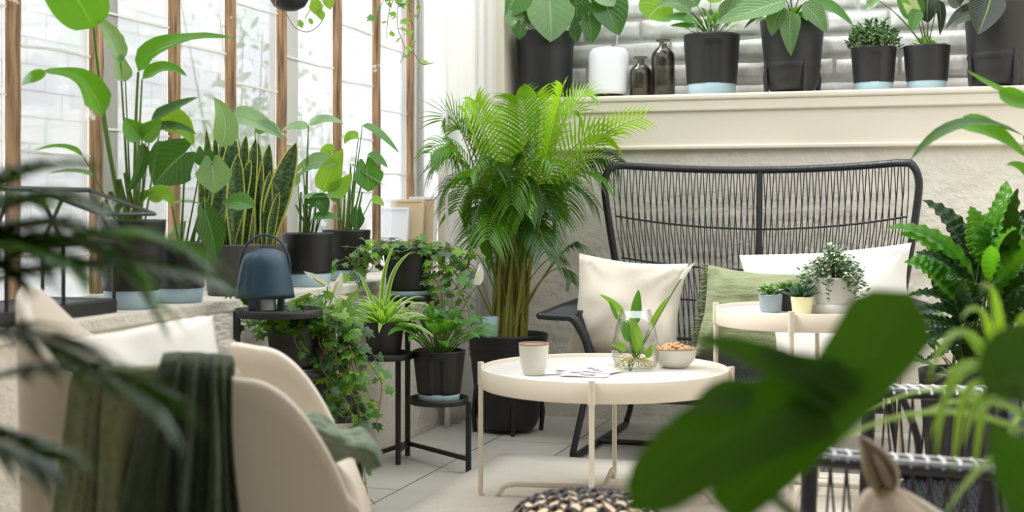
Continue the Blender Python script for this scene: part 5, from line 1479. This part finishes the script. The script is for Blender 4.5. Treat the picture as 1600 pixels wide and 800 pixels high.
# fronds measured: tip column, tip row, arch row, frontness
tips = [(690, 190, 720, 150), (700, 240, 700, 185), (742, 158, 765, 200), (725, 170, 750, 210), (770, 190, 800, 200), (806, 150, 830, 170), (838, 148, 850, 200), (880, 135, 868, 190), (922, 150, 880, 140), (905, 175, 870, 160),
 (845, 178, 838, 230), (790, 170, 800, 240), (955, 215, 880, 190), (1005, 185, 900, 200), (965, 255, 880, 215), (945, 280, 880, 240), (930, 320, 860, 230), (890, 330, 850, 220), (676, 262, 735, 210), (672, 240, 730, 190), (690, 305, 740, 230), (715, 330, 750, 240), (755, 300, 780, 230), (800, 320, 800, 230), (850, 330, 835, 230), (868, 260, 850, 220), (770, 260, 780, 230), (735, 275, 755, 230), (820, 240, 815, 220), (862, 200, 850, 220), (708, 205, 740, 190), (762, 375, 775, 290), (800, 385, 800, 290), (836, 375, 828, 290), (738, 345, 762, 280), (872, 340, 850, 280), (780, 335, 788, 270), (822, 335, 815, 270), (852, 395, 840, 320), (748, 385, 768, 320)]
for i, (tx, ty, mx, my) in enumerate(tips):
    dyy = rnd.uniform(-.32, .16) if i > 12 else rnd.uniform(-.22, .12)
    b = c+V((rnd.uniform(-.05, .05), rnd.uniform(-.04, .04), 0))
    q1 = D(mx, my+30, Y+dyy*.4)
    q0 = D(798+(mx-798)*.30, 405, Y)        # where the frond leaves its cane
    ctrl = D(mx, my-10 if ty > my else my, Y+dyy*.55)
    P0 = b; 
    stem_top = q0
    # whole rachis from the cane top
    mid = ctrl*1.0
    frond(r_, stem_top, mid, D(tx, ty, Y+dyy), .165 if i % 3 else .19, 25, 100+i, m=('L_palm' if i % 5 else 'L_palmm') if ty < 235 else ('L_palmm' if i % 2 else 'L_palmd'), start=.16, wl=.0125, droop=.28 if ty < 235 else .75, vang=.3, twist=rnd.uniform(-.9, .9))  # highlight green on upper fronds, darker greens below: light and shade put into colour
    mb = MB(); mb.tube([b, (b+stem_top)/2+V((0, 0, .01)), stem_top], [.0085, .006, .0042], 7); mb.build('cane', 'cane', r_)
for i, (tx, ty, mx, my) in enumerate(((700, 395, 715, 365), (735, 405, 745, 360), (905, 385, 870, 370), (892, 440, 870, 370), (898, 380, 868, 395), (720, 420, 745, 380), (880, 410, 850, 370))):
    b = c+V((rnd.uniform(-.05, .05), rnd.uniform(-.05, .05), 0)); dyy = rnd.uniform(-.15, .05)
    frond(r_, b, D(mx, my, Y+dyy*.5), D(tx, ty, Y+dyy), .085, 12, 200+i, m='L_palmd', start=.72, wl=.011, droop=.6, vang=.2)
for i in range(16):
    a = rnd.uniform(0, 6.28); b = c+V((.07*cos(a), .05*sin(a), -.01)); e = D(775+rnd.uniform(0, 75), 350, Y+rnd.uniform(-.05, .05)); mb = MB()
    mb.tube([b, (b+e)/2, e], [.010, .007, .004], 7); mb.build('cane', 'cane', r_)
# blue watering insert in the palm pot
mb = MB(); q = D(766, 520, 5.08); mb.lathe([(.026, -.03), (.030, .02), (.033, .062), (.031, .062), (.026, .0), (.001, -.03)], q, 32); mb.build('watering_insert', 'blue', r_, label='pale blue watering insert')

# --- plants on the ledge
def ledgepot(px, ytop, ybot, wtop, wbot, yr, name, label, potm='black', band=0, rings=(), slot=False, feet=0):
    P, Y = col_y(px, yr, LEDGE); s = Y/FPX
    h = (ybot-ytop)*s
    return potted(name, label, P, h, wtop*s/2, wbot*s/2, potm, band=band*s, rings=rings, slot=(math.atan2(EYE.y-P.y, EYE.x-P.x)+.05) if slot else None, feet=feet), P, h, Y
yr = 0.125
r_, P, h, Y = ledgepot(852, 52, 158, 90, 82, yr, 'potted_monstera', 'large glossy monstera in a ridged black pot, leftmost on the ledge', rings=(.93, .88, .83, .36))
MH = dict(shape='ovate', heart=.28, nv=8, nu=12)
c = top(P, h-.02)
bladed(r_, [
 pleaf(Y-.14, (858, -8), (862, 25), (860, 66), 78, (1, .5, .05), fold=.25, foot=(c, (0, 0, .05)), fr=.005, m='L_pale', **MH),
 pleaf(Y-.08, (812, -20), (800, 0), (790, 28), 84, (1, .6, -.3), fold=.25, foot=(c, (0, 0, .05)), fr=.005, m='L_mon', **MH),
 pleaf(Y-.10, (938, -14), (950, 15), (968, 56), 70, (1, .3, .4), fold=.3, foot=(c, (0, 0, .05)), fr=.005, m='L_phil', **MH),
 pleaf(Y-.12, (930, -18), (945, -5), (960, 10), 60, (.8, .9, .2), fold=.2, foot=(c, (0, 0, .05)), fr=.004, m='L_pale', **MH),
 pleaf(Y-.12, (920, 24), (922, 45), (926, 66), 36, (1, .4, .2), fold=.3, foot=(c, (0, 0, .02)), fr=.003, m='L_phil', **MH),
 pleaf(Y-.1, (898, 35), (898, 50), (900, 68), 22, (1, .2, .2), fold=.3, foot=(c, (0, 0, .02)), fr=.003, **MH),
 pleaf(Y-.1, (812, 30), (800, 30), (796, 42), 36, (1, .6, -.2), fold=.3, foot=(c, (0, 0, .02)), fr=.003, m='L_pale', **MH),
 pleaf(Y-.14, (814, 38), (812, 50), (812, 62), 26, (1, .2, -.2), fold=.3, foot=(c, (0, 0, .02)), fr=.003, **MH),
 pleaf(Y+.0, (832, -5), (826, 15), (826, 38), 44, (1, .2, .2), fold=.3, foot=(c, (0, 0, .0)), fr=.004, **MH),
 pleaf(Y+.0, (900, -10), (902, 15), (900, 36), 46, (1, .2, .2), fold=.3, foot=(c, (0, 0, .0)), fr=.004, **MH),
 pleaf(Y+.02, (880, -30), (885, -5), (880, 26), 60, (1, .2, .1), fold=.3, foot=(c, (0, 0, .0)), fr=.004, **MH),
 pleaf(Y-.02, (840, -40), (835, -10), (838, 10), 60, (1, .4, .1), fold=.3, foot=(c, (0, 0, .0)), fr=.004, **MH),
], 'L_phil')
# white lamp, smoked bottles
P, Y = col_y(951, .12, LEDGE); s = Y/FPX; t = thing('globe_lamp', 'white opal cylinder lamp on a black foot, on the ledge', 'lamp', P)
mb = MB(); mb.lathe([(.001, 0), (23*s, 0), (23*s, .020), (.001, .020)], P, 40); mb.build('lamp_base', 'black', t)
mb = MB(); R9 = 31.5*s; mb.lathe([(.02, .022), (R9-.010, .018), (R9-.002, .026), (R9, .04), (R9, 72*s-.02), (R9-.003, 76*s-.010), (R9-.015, 79*s-.002), (R9-.03, 79*s+.002), (.001, 79*s+.003)], P, 56); mb.build('lamp_shade', 'opal', t)
mb = MB(); a = P+FW*.06; mb.tube(arc([a+V((0, 0, .01)), a+V((.0, .05, .04)), V((P.x, .27, LEDGE+.20)), V((P.x, .272, LEDGE+.6))], 6), .004, 8); mb.build('power_cord', 'opal', t)
def bottle(px, ytop, wpx, label):
    P, Y = col_y(px, .11, LEDGE); s = Y/FPX; R9 = wpx*s/2; H9 = (153-ytop)*s
    mb = MB(); sh = H9-R9*1.15
    pr = [(.001, 0), (R9-.006, 0), (R9, .006), (R9, sh-R9*.35), (R9*.93, sh-R9*.05), (R9*.72, sh+R9*.25), (R9*.42, sh+R9*.48), (R9*.33, sh+R9*.65), (R9*.34, H9-.014), (R9*.62, H9-.006), (R9*.64, H9-.003), (R9*.55, H9), (R9*.27, H9-.006), (R9*.27, sh+R9*.6), (R9*.66, sh+R9*.2), (R9*.9, sh-R9*.1), (R9-.004, sh-R9*.4), (R9-.004, .01), (.001, .008)]
    mb.lathe(pr, P, 44); mb.build('glass_bottle', 'smoke', None, label=label, cat='bottle', group='smoked glass bottles')
bottle(1001, 88, 35, 'smaller smoked glass bottle beside the white lamp')
bottle(1036, 62, 37, 'taller smoked glass bottle, nearer the calathea pot')
# calathea pot
r_, P, h, Y = ledgepot(1112, 54, 150, 88, 76, yr, 'potted_calathea', 'striped calathea in a black pot with blue tray, beside the smoked bottles', potm='dgrey', band=18, slot=True)
c = top(P, h-.02)
bladed(r_, [
 pleaf(Y-.02, (1052, 0), (1025, 5), (1012, 30), 62, (1, .1, -.1), fold=.1, foot=(c, (0, 0, .05)), m='L_bright', shape='round'),
 pleaf(Y-.08, (1080, 18), (1050, -6), (1028, 12), 34, (.9, .7, 0), fold=.3, foot=(c, (0, 0, .02)), m='L_stripe', shape='ovate'),
 pleaf(Y-.1, (1084, 36), (1062, 22), (1032, 34), 24, (.7, .8, 0), fold=.3, foot=(c, (0, 0, .02)), m='L_mon', shape='ovate'),
 pleaf(Y-.1, (1088, 42), (1068, 40), (1046, 40), 16, (.7, .8, 0), fold=.3, foot=(c, (0, 0, .02)), m='L_peace', shape='ovate'),
 pleaf(Y-.06, (1185, -8), (1160, -4), (1122, 36), 52, (.9, .6, 0), fold=.3, foot=(c, (0, 0, .02)), m='L_stripe', shape='ovate'),
 pleaf(Y-.06, (1110, 5), (1120, -20), (1118, -50), 40, (.9, .3, 0), fold=.3, foot=(c, (0, 0, .02)), m='L_bright', shape='ovate'),
 pleaf(Y-.06, (1130, 30), (1145, 10), (1150, -10), 34, (.9, .3, 0), fold=.3, foot=(c, (0, 0, .02)), m='L_stripe', shape='ovate'),
 pleaf(Y-.06, (1090, 10), (1070, -15), (1050, -40), 40, (.9, .3, 0), fold=.3, foot=(c, (0, 0, .02)), m='L_stripe', shape='ovate'),
], 'L_stripe')
rosette(r_, c, 18, .09, .03, 'L_stripe', 61, el=(35, 85), shape='ovate', stalk=.09, bend=.5, mats=('L_stripe', 'L_mon', 'L_bright'), r0=.02)
# big footed pot with hanging aglaonema leaves
r_, P, h, Y = ledgepot(1238, 32, 148, 100, 84, yr, 'potted_aglaonema', 'broad-leaved aglaonema drooping over a big footed black pot, centre of the ledge', potm='dgrey', rings=(.38,), feet=.55)
c = top(P, h-.02)
bladed(r_, [
 pleaf(Y-.15, (1228, 0), (1200, 8), (1118, 38), 58, (.8, .8, 0), fold=.25, foot=(c, (0, 0, .04)), m='L_stripe', shape='lance'),
 pleaf(Y-.16, (1236, 18), (1232, 40), (1236, 88), 36, (1, .3, 0), fold=.35, foot=(c, (0, 0, .04)), m='L_stripe', shape='ovate'),
 pleaf(Y-.15, (1222, 12), (1210, 30), (1206, 56), 34, (1, .4, -.2), fold=.3, foot=(c, (0, 0, .04)), m='L_stripe', shape='ovate'),
 pleaf(Y-.15, (1256, 6), (1270, 16), (1292, 52), 40, (.9, .5, .2), fold=.3, foot=(c, (0, 0, .04)), m='L_stripe', shape='ovate'),
 pleaf(Y-.05, (1262, 2), (1300, 0), (1334, 42), 22, (.9, .5, .2), fold=.3, foot=(c, (0, 0, .04)), m='L_mon', shape='ovate'),
 pleaf(Y-.15, (1210, 20), (1180, 20), (1162, 46), 8, (.9, .5, .2), fold=.3, foot=(c, (0, 0, .04)), m='L_phil', shape='lance'),
 pleaf(Y-.1, (1235, -5), (1225, -25), (1200, -50), 44, (.9, .5, .2), fold=.3, foot=(c, (0, 0, .04)), m='L_stripe', shape='ovate'),
 pleaf(Y-.1, (1250, -5), (1262, -25), (1290, -40), 44, (.9, .5, .2), fold=.3, foot=(c, (0, 0, .04)), m='L_stripe', shape='ovate'),
], 'L_stripe')
rosette(r_, c, 12, .10, .045, 'L_stripe', 62, el=(10, 70), shape='ovate', stalk=.05, bend=.7, mats=('L_stripe', 'L_mon', 'L_peace'), r0=.04)
# jade succulent
def jade(root, c, n, R9, H9, L, m, seed):
    rnd = random.Random(seed); st = MB(); lv = MB()
    for i in range(n):
        a = i*2.4; f_ = sqrt((i+.5)/n); e = c+V((R9*f_*cos(a), R9*f_*sin(a), H9*(1-.55*f_*f_)*rnd.uniform(.55, 1.05)))
        st.tube([c+V((R9*.3*f_*cos(a), R9*.3*f_*sin(a), -.005)), e], [.003, .002], 5)
        for k in range(7):
            b = rnd.uniform(0, 6.28); d = V((cos(b), sin(b), rnd.uniform(.1, 1.3))).normalized(); q = e-V((0, 0, .012*(k//2)))
            leaf(lv, q, q+d*L*.5, q+d*L*rnd.uniform(.7, 1.1), UP+V((-cos(b), -sin(b), 0))*.6, L*.55, 'ovate', fold=.5, nu=5, nv=3)
    st.build('stem', 'stemdark', root); lv.build('foliage', m, root, solid=.0025)
r_, P, h, Y = ledgepot(1365, 72, 142, 70, 60, yr, 'jade_plant', 'small jade succulent in a dark pot with blue tray on the ledge', potm='dgrey', band=14, slot=True)
jade(r_, top(P, h-.02), 46, .105, .135, .030, 'L_succ', 5)
r_, P, h, Y = ledgepot(1448, 70, 140, 71, 61, yr, 'dieffenbachia', 'cream-centred dieffenbachia in a dark pot with blue tray on the ledge', potm='dgrey', band=14)
c = top(P, h-.02)
bladed(r_, [
 pleaf(Y-.04, (1434, 30), (1420, 0), (1400, -30), 40, (1, .2, 0), fold=.3, foot=(c, (0, 0, .0)), m='L_dief', shape='ovate'),
 pleaf(Y-.04, (1428, 8), (1425, -10), (1410, -25), 34, (1, .2, 0), fold=.3, m='L_bright', shape='ovate', foot=(c, (0, 0, .0))),
 pleaf(Y-.06, (1436, 15), (1428, 28), (1424, 50), 24, (1, .2, 0), fold=.3, m='L_mon', shape='ovate', foot=(c, (0, 0, .04))),
 pleaf(Y-.02, (1452, -10), (1446, 15), (1450, 36), 40, (1, .2, 0), fold=.2, m='L_rubber', shape='ovate', foot=(c, (0, 0, .0))),
 pleaf(Y-.06, (1466, 0), (1472, 25), (1468, 56), 18, (1, .2, .4), fold=.5, m='L_rubber', shape='ovate', foot=(c, (0, 0, .0))),
 pleaf(Y-.04, (1360, -6), (1370, 2), (1352, 16), 24, (.9, .6, 0), fold=.3, m='L_pale', shape='ovate', foot=(c, (0, 0, .06))),
], 'L_dief')
rosette(r_, c, 16, .075, .030, 'L_dief', 63, el=(30, 85), shape='ovate', stalk=.015, bend=.4, r0=.02, mats=('L_dief', 'L_dief', 'L_mon'))
r_, P, h, Y = ledgepot(1560, 6, 139, 104, 90, yr-.01, 'rubber_plant', 'dark-leaved rubber plant in a large black pot at the right end of the ledge', potm='dgrey', rings=(.38,), feet=.5)
c = top(P, h-.02)
bladed(r_, [
 pleaf(Y-.15, (1550, -10), (1542, 20), (1528, 54), 60, (1, .3, -.2), fold=.3, foot=(c, (0, 0, .05)), shape='ovate'),
 pleaf(Y-.08, (1530, 20), (1505, 20), (1478, 46), 34, (.9, .6, 0), fold=.4, foot=(c, (0, 0, .05)), shape='ovate'),
 pleaf(Y-.1, (1590, -8), (1600, 10), (1604, 34), 50, (1, .4, .3), fold=.3, foot=(c, (0, 0, .05)), shape='ovate'),
 pleaf(Y-.1, (1500, 10), (1490, 0), (1478, -20), 30, (1, .4, .3), fold=.3, foot=(c, (0, 0, .05)), shape='ovate'),
 pleaf(Y-.1, (1560, -10), (1570, -30), (1580, -60), 50, (1, .4, .3), fold=.3, foot=(c, (0, 0, .05)), shape='ovate'),
], 'L_rubber')

# --- succulents on the side table
TS = 0.571
def smallpot(px, ybase, wtop, hpx, name, label, m, wb=.85):
    P, Y = on_z(px, ybase, TS); s = Y/FPX; return potted(name, label, P, hpx*s, wtop*s/2, wtop*wb*s/2, m, soilz=.008, lip=.004), P, hpx*s, s
r_, P, h, s = smallpot(1204, 488, 37, 28, 'echeveria', 'echeveria succulent in a blue-grey pot, leftmost on the side table', 'bluegrey', .88)
rosette(r_, top(P, h-.004), 34, .040, .018, 'L_succl', 5, el=(20, 85), shape='ovate', bend=.1, r0=.010, solid=.003, nu=5, mats=('L_succ', 'L_succl', 'L_bright'))
rosette(r_, top(P, h+.006)+RX*-.015, 14, .036, .016, 'L_succl', 6, el=(20, 80), shape='ovate', bend=.1, r0=.006, solid=.003, nu=5, mats=('L_succ', 'L_succl', 'L_bright'))
r_, P, h, s = smallpot(1231, 486, 32, 32, 'small_succulent', 'bright green succulent in a charcoal pot, squeezed between the two front pots', 'dgrey', .85)
rosette(r_, top(P, h-.004), 40, .042, .014, 'L_bright', 7, el=(25, 88), shape='ovate', bend=.1, r0=.012, solid=.002, nu=5, mats=('L_bright', 'L_succ', 'L_mon'))
r_, P, h, s = smallpot(1253, 491, 35, 27, 'small_aloe', 'dark pointed aloe in a pale yellow pot on the side table', 'yellow', .82)
rosette(r_, top(P, h-.004), 26, .056, .013, 'L_aloe', 8, el=(20, 85), shape='lance', bend=.05, r0=.010, solid=.003, nu=6, fold=.6)
r_, P, h, s = smallpot(1302, 489, 72, 56, 'trailing_peperomia', 'bushy small-leaved trailing plant in a light grey two-step pot', 'greyceramic', .92)
mb = MB(); mb.lathe([(.001, 0), (37*s, 0), (38.5*s, .003), (38.5*s, .026), (37*s, .028), (.001, .028)], P, 48); mb.build('saucer', 'greyceramic', r_)
rnd = random.Random(9); st = MB(); lv = MB(); c = top(P, h-.01)
for i in range(120):
    a = rnd.uniform(0, 6.28); rr_ = .098*sqrt(rnd.random()); hh = .088*(1-(rr_/.11)**2)*rnd.uniform(.5, 1.1)-max(0, rr_-.06)*rnd.uniform(0, 1.6)
    e = c+V((rr_*cos(a), rr_*sin(a), .012+hh)); st.tube([c+V((.03*cos(a), .03*sin(a), 0)), (c+e)/2+V((0, 0, .03)), e], .0010, 4, cap=False)
    for k in range(9):
        b = rnd.uniform(0, 6.28); d = V((cos(b), sin(b), rnd.uniform(-.3, .8))); q = e+V((rnd.uniform(-.008, .008), rnd.uniform(-.008, .008), -.005*k)); lv.cur = rnd.choice((0, 0, 1, 2))
        leaf(lv, q, q+d*.006, q+d*.012, UP+tocam(q)*.5, .010, 'ovate', fold=.3, nu=4, nv=2)
st.build('stem', 'vine', r_); lv.build('foliage', ['L_ivyd', 'L_succl', 'L_succ'], r_)

# --- right-hand calathea in a black floor pot
P = W(1512, 3.72, 0); hP = .42
r_ = potted('floor_calathea', 'big bushy calathea with wavy-edged leaves in a black floor pot at the right', P, hP, .135, .10, 'black', soilz=.03)
c = top(P, hP-.02); Y = 3.72
lst = [  # base, ctrl, tip, width
 ((1520, 430), (1460, 350), (1384, 356), 26), ((1500, 440), (1450, 360), (1405, 368), 28), ((1520, 420), (1500, 340), (1440, 312), 30), ((1530, 410), (1525, 350), (1515, 322), 36), ((1545, 420), (1550, 340), (1540, 340), 28),
 ((1520, 450), (1480, 400), (1430, 395), 28), ((1500, 470), (1460, 410), (1412, 410), 30), ((1540, 400), (1560, 340), (1580, 312), 42), ((1560, 400), (1570, 330), (1572, 282), 34), ((1570, 420), (1575, 370), (1580, 376), 40), ((1548, 440), (1550, 400), (1548, 384), 22),
 ((1520, 470), (1510, 410), (1490, 370), 36), ((1500, 490), (1470, 450), (1418, 462), 22), ((1500, 500), (1460, 470), (1416, 492), 16), ((1490, 510), (1450, 490), (1420, 500), 14), ((1500, 520), (1460, 515), (1430, 545), 16), ((1500, 515), (1470, 495), (1440, 515), 20),
 ((1540, 470), (1560, 420), (1590, 410), 34), ((1520, 480), (1530, 440), (1528, 400), 30), ((1500, 480), (1480, 440), (1470, 405), 28), ((1545, 500), (1580, 470), (1610, 480), 30), ((1560, 480), (1600, 430), (1640, 440), 40), ((1550, 460), (1590, 390), (1650, 380), 44), ((1560, 430), (1600, 340), (1640, 330), 44), ((1540, 510), (1575, 500), (1590, 530), 26), ((1510, 500), (1500, 470), (1508, 440), 26), ((1535, 440), (1520, 390), (1480, 340), 30)]
rnd = random.Random(31); LL = []
lst = lst+[((b[0]+rnd.uniform(-10, 25), b[1]+20), (cc[0]+rnd.uniform(0, 40), cc[1]+rnd.uniform(10, 40)), (t_[0]+rnd.uniform(10, 50), t_[1]+rnd.uniform(10, 50)), wq) for b, cc, t_, wq in lst]
for i, (b, cc, t_, wq) in enumerate(lst):
    dd = rnd.uniform(-.28, .15)
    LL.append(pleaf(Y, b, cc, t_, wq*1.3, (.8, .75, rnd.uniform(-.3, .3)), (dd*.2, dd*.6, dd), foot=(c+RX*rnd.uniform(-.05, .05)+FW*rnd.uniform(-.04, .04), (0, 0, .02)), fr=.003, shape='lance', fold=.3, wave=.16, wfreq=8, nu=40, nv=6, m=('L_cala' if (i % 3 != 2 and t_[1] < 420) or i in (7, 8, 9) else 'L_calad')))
bladed(r_, LL)
rosette(r_, c, 16, .22, .04, 'L_calad', 71, el=(15, 75), shape='lance', stalk=.09, bend=.6, wave=.14, nu=20, r0=.05, mats=('L_cala', 'L_calad', 'L_calad'))
# strelitzia leaves reaching in from the right
P = W(1690, 3.05, 0); r_ = potted('bird_of_paradise', 'bird of paradise standing off to the right, two long leaves reaching into the frame', P, .34, .15, .12, 'black')
c = top(P, .32); Y = 3.05
bladed(r_, [
 pleaf(Y, (1600, 212), (1490, 165), (1422, 250), 30, (.4, .9, 0), (0, -.05, -.1), foot=(c, (0, 0, .06)), fr=.006, shape='lance', fold=.5, roll=.5, m='L_phil'),
 pleaf(Y, (1500, 200), (1540, 190), (1608, 250), 50, (.8, .7, 0), (0, 0, 0), shape='ovate', fold=.4, roll=.3),
 pleaf(Y, (1640, 168), (1560, 150), (1508, 108), 24, (.6, .8, 0), (0, 0, 0), foot=(c, (0, 0, .06)), fr=.006, shape='strel', fold=.4),
 pleaf(Y-.02, (1560, 140), (1590, 170), (1640, 160), 36, (.8, .5, 0), (0, 0, 0), shape='ovate', fold=.4),
 pleaf(Y, (1650, 330), (1600, 250), (1572, 258), 30, (.7, .7, 0), (0, 0, 0), foot=(c, (0, 0, .06)), fr=.006, shape='ovate', fold=.4),
 pleaf(Y, (1700, 150), (1720, 80), (1720, 0), 90, (.8, .5, 0), (0, 0, 0), foot=(c, (0, 0, .06)), fr=.006, shape='ovate', fold=.4),
], 'L_strel')

# --- foreground right: blurred monstera leaf and spider plant
P = W(1690, 1.62, 0); r_ = potted('spider_plant', 'blurred spider plant arching down in the right foreground', top(P, .44), .14, .085, .065, 'black')
mb = MB(); q = V((P.x, P.y, 0)); mb.lathe([(.001, .424), (.13, .424), (.13, .44), (.001, .44)], q, 40); mb.build('stool_seat', 'board', None)
sd = bpy.data.objects['stool_seat']; 
st_t = thing('wooden_stool', 'pale round wooden stool under the foreground spider plant', 'stool', q); sd.parent = st_t
for v_ in sd.data.vertices: v_.co -= q
for k in range(4):
    a = k*pi/2+.5; mb = MB(); mb.tube([q+V((.10*cos(a), .10*sin(a), .425)), q+V((.14*cos(a), .14*sin(a), 0))], [.013, .010], 10); mb.build('stool_leg', 'board', st_t)
c = top(P, .58); Y = 1.62
rosette(r_, c, 30, .34, .018, 'L_spider', 41, el=(15, 85), bend=.9, r0=.03, nu=12, fold=.5)
SPL = []
for b, cc, t_ in (((1560, 600), (1500, 440), (1448, 600)), ((1560, 600), (1510, 520), (1452, 690)), ((1560, 590), (1540, 440), (1500, 500)), ((1560, 600), (1480, 500), (1462, 720)), ((1570, 600), (1560, 420), (1530, 450)), ((1570, 600), (1600, 440), (1620, 520)), ((1550, 610), (1500, 560), (1490, 740)), ((1560, 620), (1540, 560), (1520, 760)), ((1560, 600), (1500, 480), (1470, 540)), ((1570, 610), (1520, 600), (1505, 700))):
    SPL.append(pleaf(Y, b, cc, t_, 16, (.8, .5, 0), (0, -.02, -.05), shape='strap', fold=.4, nu=14))
bladed(r_, SPL, 'L_spider')
# big monstera leaves close to the lens
P = W(1700, 1.18, 0); r_ = potted('foreground_monstera', 'large blurred monstera leaf close to the lens at the lower right', top(P, 0), .30, .12, .10, 'black')
c = top(P, .28); Y = 1.16
hub = D(1270, 640, Y)
def fg(b, cc, t_, wq, dy=(0, 0, 0), shape='ovate', **k): return pleaf(Y, b, cc, t_, wq, (1, .45, .1), dy, shape=shape, **k)
blade = MB()
for L_ in (fg((1130, 800), (1300, 650), (1424, 455), 138, fold=.12, shape=lambda u: (.5+.5*min(1, u*1.2))*(1 if u < .88 else sqrt(max(0, (1-u)/.12)))),
           fg((1330, 640), (1230, 560), (1080, 525), 66, fold=.12), fg((1360, 600), (1280, 590), (1180, 545), 60, fold=.12),
           fg((1300, 640), (1130, 640), (985, 800), 140, (0, 0, -.03), fold=.12, shape=lambda u: (sin(pi*min(1, .2+u*.66)))**.8*(1 if u < .9 else sqrt(max(0, (1-u)/.1)))),
           fg((1180, 620), (1120, 610), (1080, 650), 60, (0, 0, -.02), fold=.12)):
    kw = dict(L_); leaf(blade, nu=16, nv=6, **kw)
blade.build('leaf', 'L_fg', r_)
mb = MB(); mb.tube(arc([c, D(1540, 900, Y), D(1330, 860, Y), D(1200, 770, Y)], 8), .005, 8); mb.build('leaf_stalk', 'stem', r_)
bladed(r_, [pleaf(1.10, (1640, 620), (1590, 560), (1540, 620), 190, (1, .4, 0), shape='ovate', fold=.2, m='L_phil', foot=(c, (0, 0, 0)), fr=.005), pleaf(1.14, (1700, 860), (1600, 760), (1548, 660), 130, (1, .4, 0), shape='ovate', fold=.2, m='L_fg', foot=(c, (0, 0, 0)), fr=.005)])

# --- foreground left palm
P = W(-250, 1.35, 0); r_ = potted('foreground_palm', 'blurred dark palm fronds reaching in from the left foreground', P, .35, .14, .11, 'black')
c = top(P, .33); Y = 1.35
for i, (tx, ty, mx, my, dd) in enumerate(((300, 400, 120, 300, .1), (330, 440, 80, 360, .05), (250, 640, 120, 520, 0), (240, 480, 60, 250, .1), (150, 330, -20, 250, .1), (90, 260, -60, 280, 0), (120, 420, -60, 330, .0), (70, 720, -60, 660, 0), (130, 560, -60, 460, 0), (50, 400, -80, 340, .1), (150, 370, -20, 300, .15), (20, 380, -120, 330, .1), (40, 320, -100, 300, .15), (20, 430, -120, 370, .05))):
    frond(r_, D(-180, 640 if ty > 500 else 520, Y), D(mx, my, Y+dd), D(tx, ty, Y+dd), .125, 20, 300+i, m='L_palmd' if i % 3 else 'L_peace', start=.3, wl=.013, droop=.35, vang=.2)
    mb = MB(); e = D(-180, 640 if ty > 500 else 520, Y); mb.tube([c, (c+e)/2+V((0, 0, .03)), e], .004, 6); mb.build('cane', 'cane', r_)

# --- hanging plants at the top
q = D(452, -16, 3.9); t = thing('hanging_planter', 'round black hanging planter with trailing heart leaves, cut by the top edge', 'hanging planter', q)
s = 3.9/FPX
mb = MB(); mb.lathe([(.001, -33*s), (12*s, -32*s), (24*s, -26*s), (31*s, -14*s), (34*s, 0), (34*s, 20*s), (32*s, 20*s), (31*s, 0), (.001, -20*s)], q, 48); mb.build('pot', 'black', t)
for k in range(3):
    a = k*2.09; mb = MB(); mb.tube([q+V((34*s*cos(a), 34*s*sin(a), 20*s)), q+V((0, 0, .70))], .0015, 5); mb.build('hanging_cord', 'steel', t)
st = MB(); lv = MB(); rnd = random.Random(3)
st.tube(arc([q+V((0, 0, .03)), D(430, 5, 3.8), D(446, 20, 3.8), D(460, 42, 3.8), D(480, 50, 3.8), D(498, 40, 3.8), D(508, 22, 3.8)], 6), .0012, 5)
st.tube(arc([D(476, 30, 3.8), D(486, 14, 3.8), D(500, 4, 3.8), D(520, -10, 3.8)], 6), .0012, 5)
lv.cur = 0
for x, y, L_ in ((492, 12, 26), (500, 24, 16), (468, 38, 12), (512, 4, 22), (484, 34, 9)):
    b = D(x, y-L_*.4, 3.78); leaf(lv, b, D(x+2, y, 3.78), D(x+4, y+L_*.5, 3.78), tocam(b)+UP*.3, L_*.85*s, 'ovate', fold=.2, heart=.3, nu=8, nv=6)
st.build('vine', 'vine', t); lv.build('foliage', ['L_bright'], t)
for (bx, by), (tx, ty), wq in (((434, 2), (444, 18), 6), ((440, 2), (426, 14), 6), ((448, 0), (452, 14), 5)):
    pass
q = D(628, -34, 4.6); t = thing('hanging_ivy', 'light ivy trailing from a pot above the frame, in front of the last window posts', 'hanging plant', q)
s = 4.6/FPX
mb = MB(); mb.lathe([(.001, -8*s), (26*s, -8*s), (34*s, 16*s), (32*s, 16*s), (24*s, -4*s), (.001, -4*s)], q, 40); mb.build('pot', 'black', t)
for k in range(3):
    a = k*2.09; mb = MB(); mb.tube([q+V((34*s*cos(a), 34*s*sin(a), 16*s)), q+V((0, 0, .55))], .0015, 5); mb.build('hanging_cord', 'steel', t)
st = MB(); lv = MB(); rnd = random.Random(6)
for pts in (((625, -20), (600, 0), (592, 20), (588, 40)), ((630, -20), (612, 5), (606, 30), (604, 60)), ((635, -20), (622, 10), (622, 45), (632, 75), (626, 98)), ((640, -20), (640, 15), (646, 50), (640, 70)), ((620, -25), (600, -10), (586, 0)), ((645, -20), (655, 10), (652, 30)), ((630, -25), (618, 0), (628, 8)), ((640, 70), (648, 85), (660, 100), (678, 98)), ((628, -25), (640, 0), (636, 10)), ((610, -25), (602, 0), (610, 10))):
    vine(t, st, lv, [D(a, b, 4.6-.05) for a, b in pts], .030, .030, rnd)
st.build('vine', 'vine', t); lv.build('foliage', ['L_bright', 'L_ivy', 'L_bright'], t)
